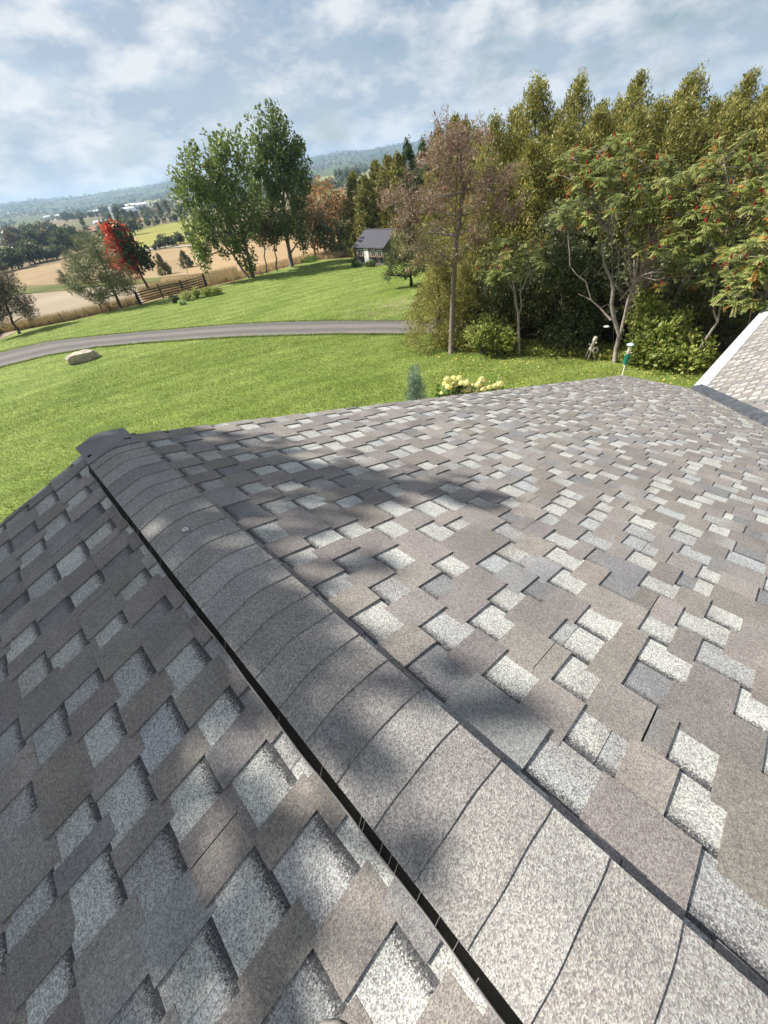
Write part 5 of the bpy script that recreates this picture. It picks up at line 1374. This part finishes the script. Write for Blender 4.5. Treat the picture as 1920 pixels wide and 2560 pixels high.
# distant trees: a few shared shapes
FARC = [[(.045, .06, .027), (.06, .075, .033)], [(.06, .07, .035), (.075, .085, .04)], [(.095, .07, .04), (.07, .068, .035)], [(.04, .055, .03), (.05, .065, .033)]]
def far_mesh(seed, cols, kind):
    global rng
    kp = rng; rng = np.random.default_rng(seed); m = MB()
    if kind == 'round':
        for k in range(46):
            d = unit(rng.normal(size=3)); d[2] = d[2]*.8; clump(m, np.array([0, 0, 3.7])+d*[3.0, 3.0, 3.5]*(.5+.5*rng.random()), .95, 16, .75, .7, cols, d+[0, 0, .4], 1.2, .2)
    else:
        for k in range(40):
            f = rng.random(); a = rng.uniform(0, 6.28); r = 2.1*(1-f)**.9*rng.uniform(.5, 1)
            clump(m, (math.cos(a)*r, math.sin(a)*r, .6+8.2*f), .7, 14, .7, .4, cols, (math.cos(a), math.sin(a), .6), 1.3, .3)
    w = MB(); w.tube([(0, 0, -.6), (0, 0, 3.5)], [.28, .15], 6, BROWNBARK)
    rng = kp
    a, b = w.mesh('trunk'), m.mesh('crown')
    a.materials.append(BARK); b.materials.append(LEAF); b.polygons.foreach_set('use_smooth', np.zeros(len(b.polygons), bool))
    return a, b
FM = [far_mesh(300+i, FARC[i % 4], 'round' if i != 3 else 'cone') for i in range(5)]
def far_tree(p, s, kind, label, group, w=1.0, name='valley_tree'):
    root = plant(name, label, 'tree', p, group); root.scale = (s*w, s*w, s); root.rotation_euler = (0, 0, random.uniform(0, 6.28))
    for nm, me in zip(('trunk', 'crown'), FM[kind]):
        o = bpy.data.objects.new(nm, me); COL.objects.link(o); o.parent = root
    return root
def line(x0, y0, x1, y1, n, D0, D1, s, kinds, label, group, jy=3):
    for i in range(n):
        t = (i+random.uniform(-.35, .35))/max(1, n-1); x = x0+(x1-x0)*t; y = y0+(y1-y0)*t
        p = azd(x, y, D0+(D1-D0)*t+random.uniform(-.03, .03)*D0)
        far_tree(p, s*random.uniform(.5, 1.35), random.choice(kinds), label+', %s from the left' % ordn[i], group, random.uniform(.9, 1.2))
line(-30, 640, 200, 610, 15, 215, 235, 1.0, [0, 1, 2, 4], 'dark tree in the hedge beyond the tan field', 'trees beyond the tan field')
line(-20, 600, 170, 575, 12, 300, 330, 1.15, [0, 1, 2], 'rounded tree in the second hedgerow at the left of the valley', 'second hedgerow trees')
line(160, 585, 330, 575, 9, 300, 300, .95, [0, 3, 4], 'tree in the wood edge behind the scarlet maple', 'wood edge behind the scarlet maple')
line(275, 585, 480, 545, 16, 330, 380, 1.05, [0, 3, 3, 4], 'dark tree in the straight windbreak above the yellow field', 'windbreak above the yellow field')
line(375, 600, 470, 590, 8, 170, 180, .5, [1, 4], 'small scrubby tree in the hedge below the yellow field', 'scrub below the yellow field')
line(20, 590, 150, 560, 10, 420, 480, 1.3, [0, 1, 2], 'tree round the white-roofed houses at the left', 'trees round the white houses')
line(165, 545, 300, 515, 12, 900, 980, 1.5, [0, 4, 1], 'tree in the far hedgerow left of the gambrel barn', 'far hedgerow trees')
line(370, 532, 410, 520, 3, 640, 660, 1.0, [0, 4], 'lone round tree in the field right of the gambrel barn', 'trees right of the barn')
line(690, 610, 840, 590, 8, 190, 200, .8, [0, 1, 2], 'tree in the hedge at the far end of the golden field', 'trees beyond the golden field')
line(850, 455, 960, 425, 10, 700, 760, 1.5, [3, 0], 'dark conifer wood tree across the valley above the cedars', 'wood across the valley')
# woods that read as one mass: valley floor scatter and the hill crest
m = MB(); n = 5200
az_ = R(-42)+rng.random(n)*R(66); Dd = 235*np.exp(rng.random(n)**.75*math.log(18.5))
nz = np.sin(az_*37+Dd*.004)+np.sin(az_*71-Dd*.0023+1)+np.sin(Dd*.0061+az_*13)
keep = (nz > .55) & (az_ < R(-27)) & (Dd < 420) | (nz > .05) & (Dd > 480) | (Dd > 1900)
az_, Dd = az_[keep], Dd[keep]; x = np.sin(az_)*Dd; y = np.cos(az_)*Dd; z = G(x, y)
for i in range(len(x)):
    s = random.uniform(3.0, 6.0)*(1+.3*(Dd[i] > 1900))*(.55 if Dd[i] < 420 else 1); k = 8 if Dd[i] > 420 else 30
    c = np.array([x[i], y[i], z[i]+s*.5]); 
    P_ = c+rng.normal(size=(k, 3))*[s*.75, s*.75, s*.35]
    leaves(m, P_, s*(1.05 if Dd[i] > 420 else .4), .8, FARC[random.randrange(4)], .1, None, .3)
m.build('distant_woods', LEAF, kind='stuff')['label'] = 'scattered woods over the valley and the far hills'

# ================================================================== grass
def along(pts, n, wid, jit=0):
    P_ = np.array([at(*p)[:2] for p in pts]); s = np.concatenate([[0], np.cumsum(np.linalg.norm(np.diff(P_, axis=0), axis=1))])
    t = rng.random(n)*s[-1]; X = np.interp(t, s, P_[:, 0]); Y = np.interp(t, s, P_[:, 1])
    r = unit(np.stack([X, Y], 1)); o_ = (rng.random(n)*wid)[:, None]
    return X+r[:, 0]*o_[:, 0], Y+r[:, 1]*o_[:, 0]
def blades(name, X, Y, h, w, cols, mat, off=.035, lean=.5, n=None, hz=None):
    k = len(X); Z = G(X, Y)+off
    a = rng.uniform(0, 6.28, k); d = np.stack([np.cos(a), np.sin(a), np.zeros(k)], 1); s = np.stack([-np.sin(a), np.cos(a), np.zeros(k)], 1)
    hh = h*(.6+.8*rng.random(k)); ww = w*(.7+.6*rng.random(k))
    B0 = np.stack([X, Y, Z], 1)
    tip = B0+d*(hh*lean*rng.random(k))[:, None]+np.array([0, 0, 1])*hh[:, None]
    V = np.stack([B0-s*ww[:, None]/2, B0+s*ww[:, None]/2, tip], 1).reshape(-1, 3)
    cols = np.asarray(cols); c = cols[rng.integers(0, len(cols), k)]*(1+rng.normal(0, .08, k))[:, None]
    b = MB(); b.add(V, np.arange(3*k).reshape(-1, 3), np.repeat(c, 3, 0))
    return b.build(name, mat, kind='stuff')
GR = [(.105, .147, .030), (.095, .138, .028), (.125, .162, .040), (.086, .123, .025), (.145, .172, .05)]
n = 330000
az_ = R(-52)+rng.random(n)*R(104); rr_ = 5.5+(rng.random(n)**1.15)*26
X = np.sin(az_)*rr_; Y = np.cos(az_)*rr_
ok = rr_ < np.array([lawn_r(a) for a in np.linspace(R(-52), R(52), 400)])[((az_-R(-52))/R(104)*399).astype(int)]-.1
U = X*DD[0]+Y*DD[1]; Q = X*QQ[0]+Y*QQ[1]
ok &= ~((U < URAKE-.4) & (np.abs(Q) < 8.6))
drt = np.array([at(x, y)[:2] for x, y in [(-60, 899), (0, 884), (240, 842), (480, 821), (720, 807), (960, 802), (1200, 799)]]); drb = np.array([at(x, y)[:2] for x, y in [(-60, 935), (0, 920), (240, 870), (480, 851), (720, 840), (960, 836), (1200, 838)]])
azt = np.arctan2(drt[:, 0], drt[:, 1]); azb = np.arctan2(drb[:, 0], drb[:, 1])
rt = np.interp(az_, azt, np.hypot(drt[:, 0], drt[:, 1])); rb_ = np.interp(az_, azb, np.hypot(drb[:, 0], drb[:, 1]))
ok &= ~((rr_ > rb_+.03) & (rr_ < rt-.03))
blades('lawn_grass', X[ok], Y[ok], .055, .018, GR, LEAF)['label'] = 'short mown grass blades of the lawn'
n = 90000; az_ = R(-44)+rng.random(n)*R(60); rr_ = 24+(rng.random(n)**.9)*32; X = np.sin(az_)*rr_; Y = np.cos(az_)*rr_
ok = rr_ < np.array([lawn_r(a) for a in np.linspace(R(-44), R(16), 400)])[((az_-R(-44))/R(60)*399).astype(int)]-.1
rt = np.interp(az_, azt, np.hypot(drt[:, 0], drt[:, 1])); rb_ = np.interp(az_, azb, np.hypot(drb[:, 0], drb[:, 1]))
ok &= ~((rr_ > rb_+.08) & (rr_ < rt-.08))
blades('lawn_grass', X[ok], Y[ok], .05, .03, GR, LEAF)['label'] = 'tufted grass of the far lawn beyond the drive'
X1, Y1 = along([(-60, 936), (0, 921), (120, 891), (240, 871), (360, 860), (480, 852), (600, 845), (720, 841), (840, 838), (1065, 837)], 7000, .30)
X2, Y2 = along([(-60, 899), (0, 884), (120, 856), (240, 842), (360, 831), (480, 821), (600, 812), (720, 807), (840, 804), (1065, 800)], 7000, -.34)
dj = rng.normal(0, .05, (2, 7000)); r1 = np.hypot(X1, Y1); X1 = X1*(1+(-.12+dj[0])/r1); Y1 = Y1*(1+(-.12+dj[0])/r1); r2 = np.hypot(X2, Y2); X2 = X2*(1+(.22+dj[1])/r2); Y2 = Y2*(1+(.22+dj[1])/r2)
blades('verge_tufts', np.concatenate([X1, X2]), np.concatenate([Y1, Y2]), .10, .035, GR, LEAF, .04, .7)['label'] = 'ragged grass fringe along both edges of the drive'
# tall dry grass along the field edge and in the meadow behind the fence
DRY = [(.21, .155, .08), (.26, .20, .11), (.17, .125, .062), (.14, .125, .05)]
X, Y = along([(-60, 898), (0, 836), (60, 824), (120, 813), (180, 801), (240, 787), (305, 771), (350, 760)], 16000, 2.6)
blades('verge_grass', X, Y, .75, .035, DRY, LEAF, 0, .5)['label'] = 'tall dry grass along the field fence'
X, Y = along([(360, 754), (420, 738), (470, 728), (530, 714), (600, 698)], 16000, 11)
blades('meadow_grass', X, Y, .75, .05, [(.25, .185, .10), (.30, .23, .13), (.22, .15, .075), (.18, .17, .06)], LEAF, 0, .6)['label'] = 'golden dry meadow grass behind the rail fence'
X, Y = along([(600, 698), (640, 688), (728, 664), (790, 650), (850, 646)], 9000, 7)
blades('meadow_grass', X, Y, .5, .05, [(.27, .195, .105), (.32, .245, .14), (.23, .165, .08)], LEAF, 0, .6)['label'] = 'golden dry grass behind the tall maples'
# groundcover at the foot of the wood and fallen leaves on the lawn
X, Y = along([(1080, 870), (1180, 884), (1300, 893), (1440, 897), (1560, 912), (1700, 930), (1850, 940)], 9000, 1.5)
m = MB(); leaves(m, np.stack([X, Y, G(X, Y)+.05+rng.random(len(X))*.22], 1), .10, .75, BRT+[(.24, .22, .05)], .2)
m.build('ground_cover', LEAF, kind='stuff')['label'] = 'leafy ground cover along the foot of the wood'
n = 900; az_ = R(10)+rng.random(n)*R(36); rr_ = 12+rng.random(n)**.6*6; X = np.sin(az_)*rr_; Y = np.cos(az_)*rr_
m = MB(); leaves(m, np.stack([X, Y, G(X, Y)+.085+0*X], 1), .055, .7, [(.45, .36, .08), (.5, .42, .14), (.36, .24, .07)], .0)
m.build('fallen_leaves', LEAF, kind='stuff')['label'] = 'yellow fallen leaves scattered on the lawn by the wood'

# ================================================================== the tree whose dappled shade lies over the ridge
roofp = slope_pt(-1, 1.0, .55, 0)
def on_right(px, py):
    n_ = QQ*ST+ZZ*CT; r_ = ray(px, py); P0 = QQ*C0+ZZ*(ZR-CZ); t = (P0@n_)/(r_@n_)
    return r_*t+ZZ*CZ
def sunward(P, t): return np.asarray(P)+sd*t
cA = sunward(roofp, 9.5)
bs_ = np.array([cA[0]+.3, cA[1]+.5, float(G(cA[0], cA[1]))])
blob_tree('shade_maple', 'tall maple standing left of the house, outside the picture', bs_,
          [(sunward(slope_pt(-1, 1.8, 1.5, 0), 9.2), (1.3, 1.3, 1.3), 4.2), (sunward(slope_pt(-1, .4, 1.85, 0), 9.4), (1.2, 1.2, 1.2), 3.8), (sunward(slope_pt(-1, 2.3, .4, 0), 9.0), (.75, .75, .7), 1.2),
           (sunward(slope_pt(-1, 1.3, .6, 0), 9.5), (.65, .65, .55), .40), (sunward(slope_pt(-1, .55, .8, 0), 9.4), (.5, .5, .4), .22), (sunward(slope_pt(-1, .0, 1.0, 0), 9.3), (.6, .6, .5), .45),
           (sunward(slope_pt(1, 2.1, .3, 0), 9.2), (.45, .45, .4), .22), (sunward(slope_pt(-1, -.45, 1.6, 0), 9.2), (.8, .8, .8), 1.5),
           (sunward(slope_pt(-1, -.7, 3.1, 0), 9.0), (1.8, 1.8, 1.8), 2.2), (sunward(slope_pt(-1, 2.0, 3.6, 0), 9.0), (2.1, 2.1, 2.1), 2.2)]
          + [(sunward(on_right(*a), 9.2), (.05, .05, .05), .001, r_, n_) for a, r_, n_ in
             [((700, 1180), .16, 22), ((800, 1190), .14, 18), ((900, 1205), .16, 22), ((1010, 1225), .14, 20), ((1120, 1222), .12, 16), ((1180, 1240), .13, 18), ((820, 1260), .13, 16), ((640, 1150), .16, 20), ((560, 1180), .16, 18),
              ((1000, 1690), .08, 6), ((1290, 1800), .05, 4), ((1090, 2140), .05, 5), ((1085, 2200), .04, 3), ((840, 1850), .10, 8), ((900, 1800), .11, 9), ((780, 1560), .13, 16), ((700, 1600), .12, 14), ((650, 1450), .13, 18), ((950, 1900), .08, 5), ((900, 1420), .10, 6), ((760, 1330), .13, 16)]],
          .14, .75, MAP, 1060, 26, .24, cA-[0, 0, 1.0], GREYBARK, .2, .35, 1.3, .36, twig=.012, shell=.15)

# ================================================================== small things on the roof
c = QQ*(C0-.015)+DD*1.37+ZZ*(float(capz(.0))+.006)
b = MB(); th = np.linspace(.5, 5.6, 10)
b.tube([(math.cos(t)*.009, math.sin(t)*.007, .004) for t in th], .003, 5); b.tube([(math.cos(.5)*.009, .003, .004), (.012, -.008, .004)], .003, 5)
o = b.build('plastic_clip', M_WHITE); o.location = c; tag(o, 'tiny white plastic clip lying on a ridge cap', 'clip')
# toe of the photographer's work shoe at the bottom edge
nL = -QQ*ST+ZZ*CT; r_ = ray(838, 2556); P0 = QQ*C0+ZZ*(ZR-CZ); Pt = r_*((P0@nL)/(r_@nL))+ZZ*CZ
ff = np.array([.05, 1.0, 0]); ff = unit(ff-nL*(ff@nL)); ss = np.cross(ff, nL)
sh_ = empty('work_shoe', Pt-ff*.14, 'grey rounded toe of a work shoe on the left slope at the bottom edge', 'shoe')
def loft(secs, mat, name, parent):
    b = MB(); V = []
    for y, w, z0, z1 in secs:
        for k in range(12):
            a = k*math.pi/6; c_, s_ = math.cos(a), math.sin(a)
            V.append(ff*y+ss*(w*math.copysign(abs(c_)**.7, c_))+nL*((z0+z1)/2+(z1-z0)/2*math.copysign(abs(s_)**.8, s_)))
    n = len(secs); F = [[i*12+k, (i+1)*12+k, (i+1)*12+(k+1) % 12, i*12+(k+1) % 12] for i in range(n-1) for k in range(12)]
    F += [[0, k, k+1, k+1] for k in range(1, 11)]+[[(n-1)*12, (n-1)*12+k+1, (n-1)*12+k, (n-1)*12+k] for k in range(1, 11)]
    b.add(V, F); return b.build(name, mat, parent, smooth=True)
M_SHOE = mat_noise('grey_suede', (.16, .155, .15), (.26, .25, .24), 60, .9, 4, .3, .003)
loft([(.14, .012, .012, .03), (.13, .03, .012, .05), (.10, .044, .012, .068), (.04, .048, .012, .085), (-.02, .045, .012, .11), (-.08, .042, .012, .125), (-.13, .036, .012, .12), (-.15, .02, .012, .10)], M_SHOE, 'upper', sh_)
loft([(.148, .015, .012, .03), (.138, .036, .010, .034), (.10, .050, .010, .034), (.03, .054, .010, .034), (-.05, .046, .010, .034), (-.13, .042, .010, .036), (-.156, .022, .010, .036)], M_LIP, 'sole', sh_)
#--PART5--


# ================================================================== haze in the valley air
b = MB(); b.box((0, 2400, 55), (9500, 9500, 150+10)); hz_ = b.build('haze', mat_noise('unused', (.5, .5, .5), (.5, .5, .5)), kind='stuff')
m = bpy.data.materials.new('haze_air'); m.use_nodes = True; m.node_tree.nodes.clear()
o_ = m.node_tree.nodes.new('ShaderNodeOutputMaterial'); v_ = m.node_tree.nodes.new('ShaderNodeVolumePrincipled')
v_.inputs['Color'].default_value = (.52, .74, 1.0, 1); v_.inputs['Density'].default_value = .00018; v_.inputs['Anisotropy'].default_value = .2
m.node_tree.links.new(v_.outputs[0], o_.inputs['Volume'])
hz_.data.materials.clear(); hz_.data.materials.append(m)
hz_['label'] = 'pale blue haze over the valley'
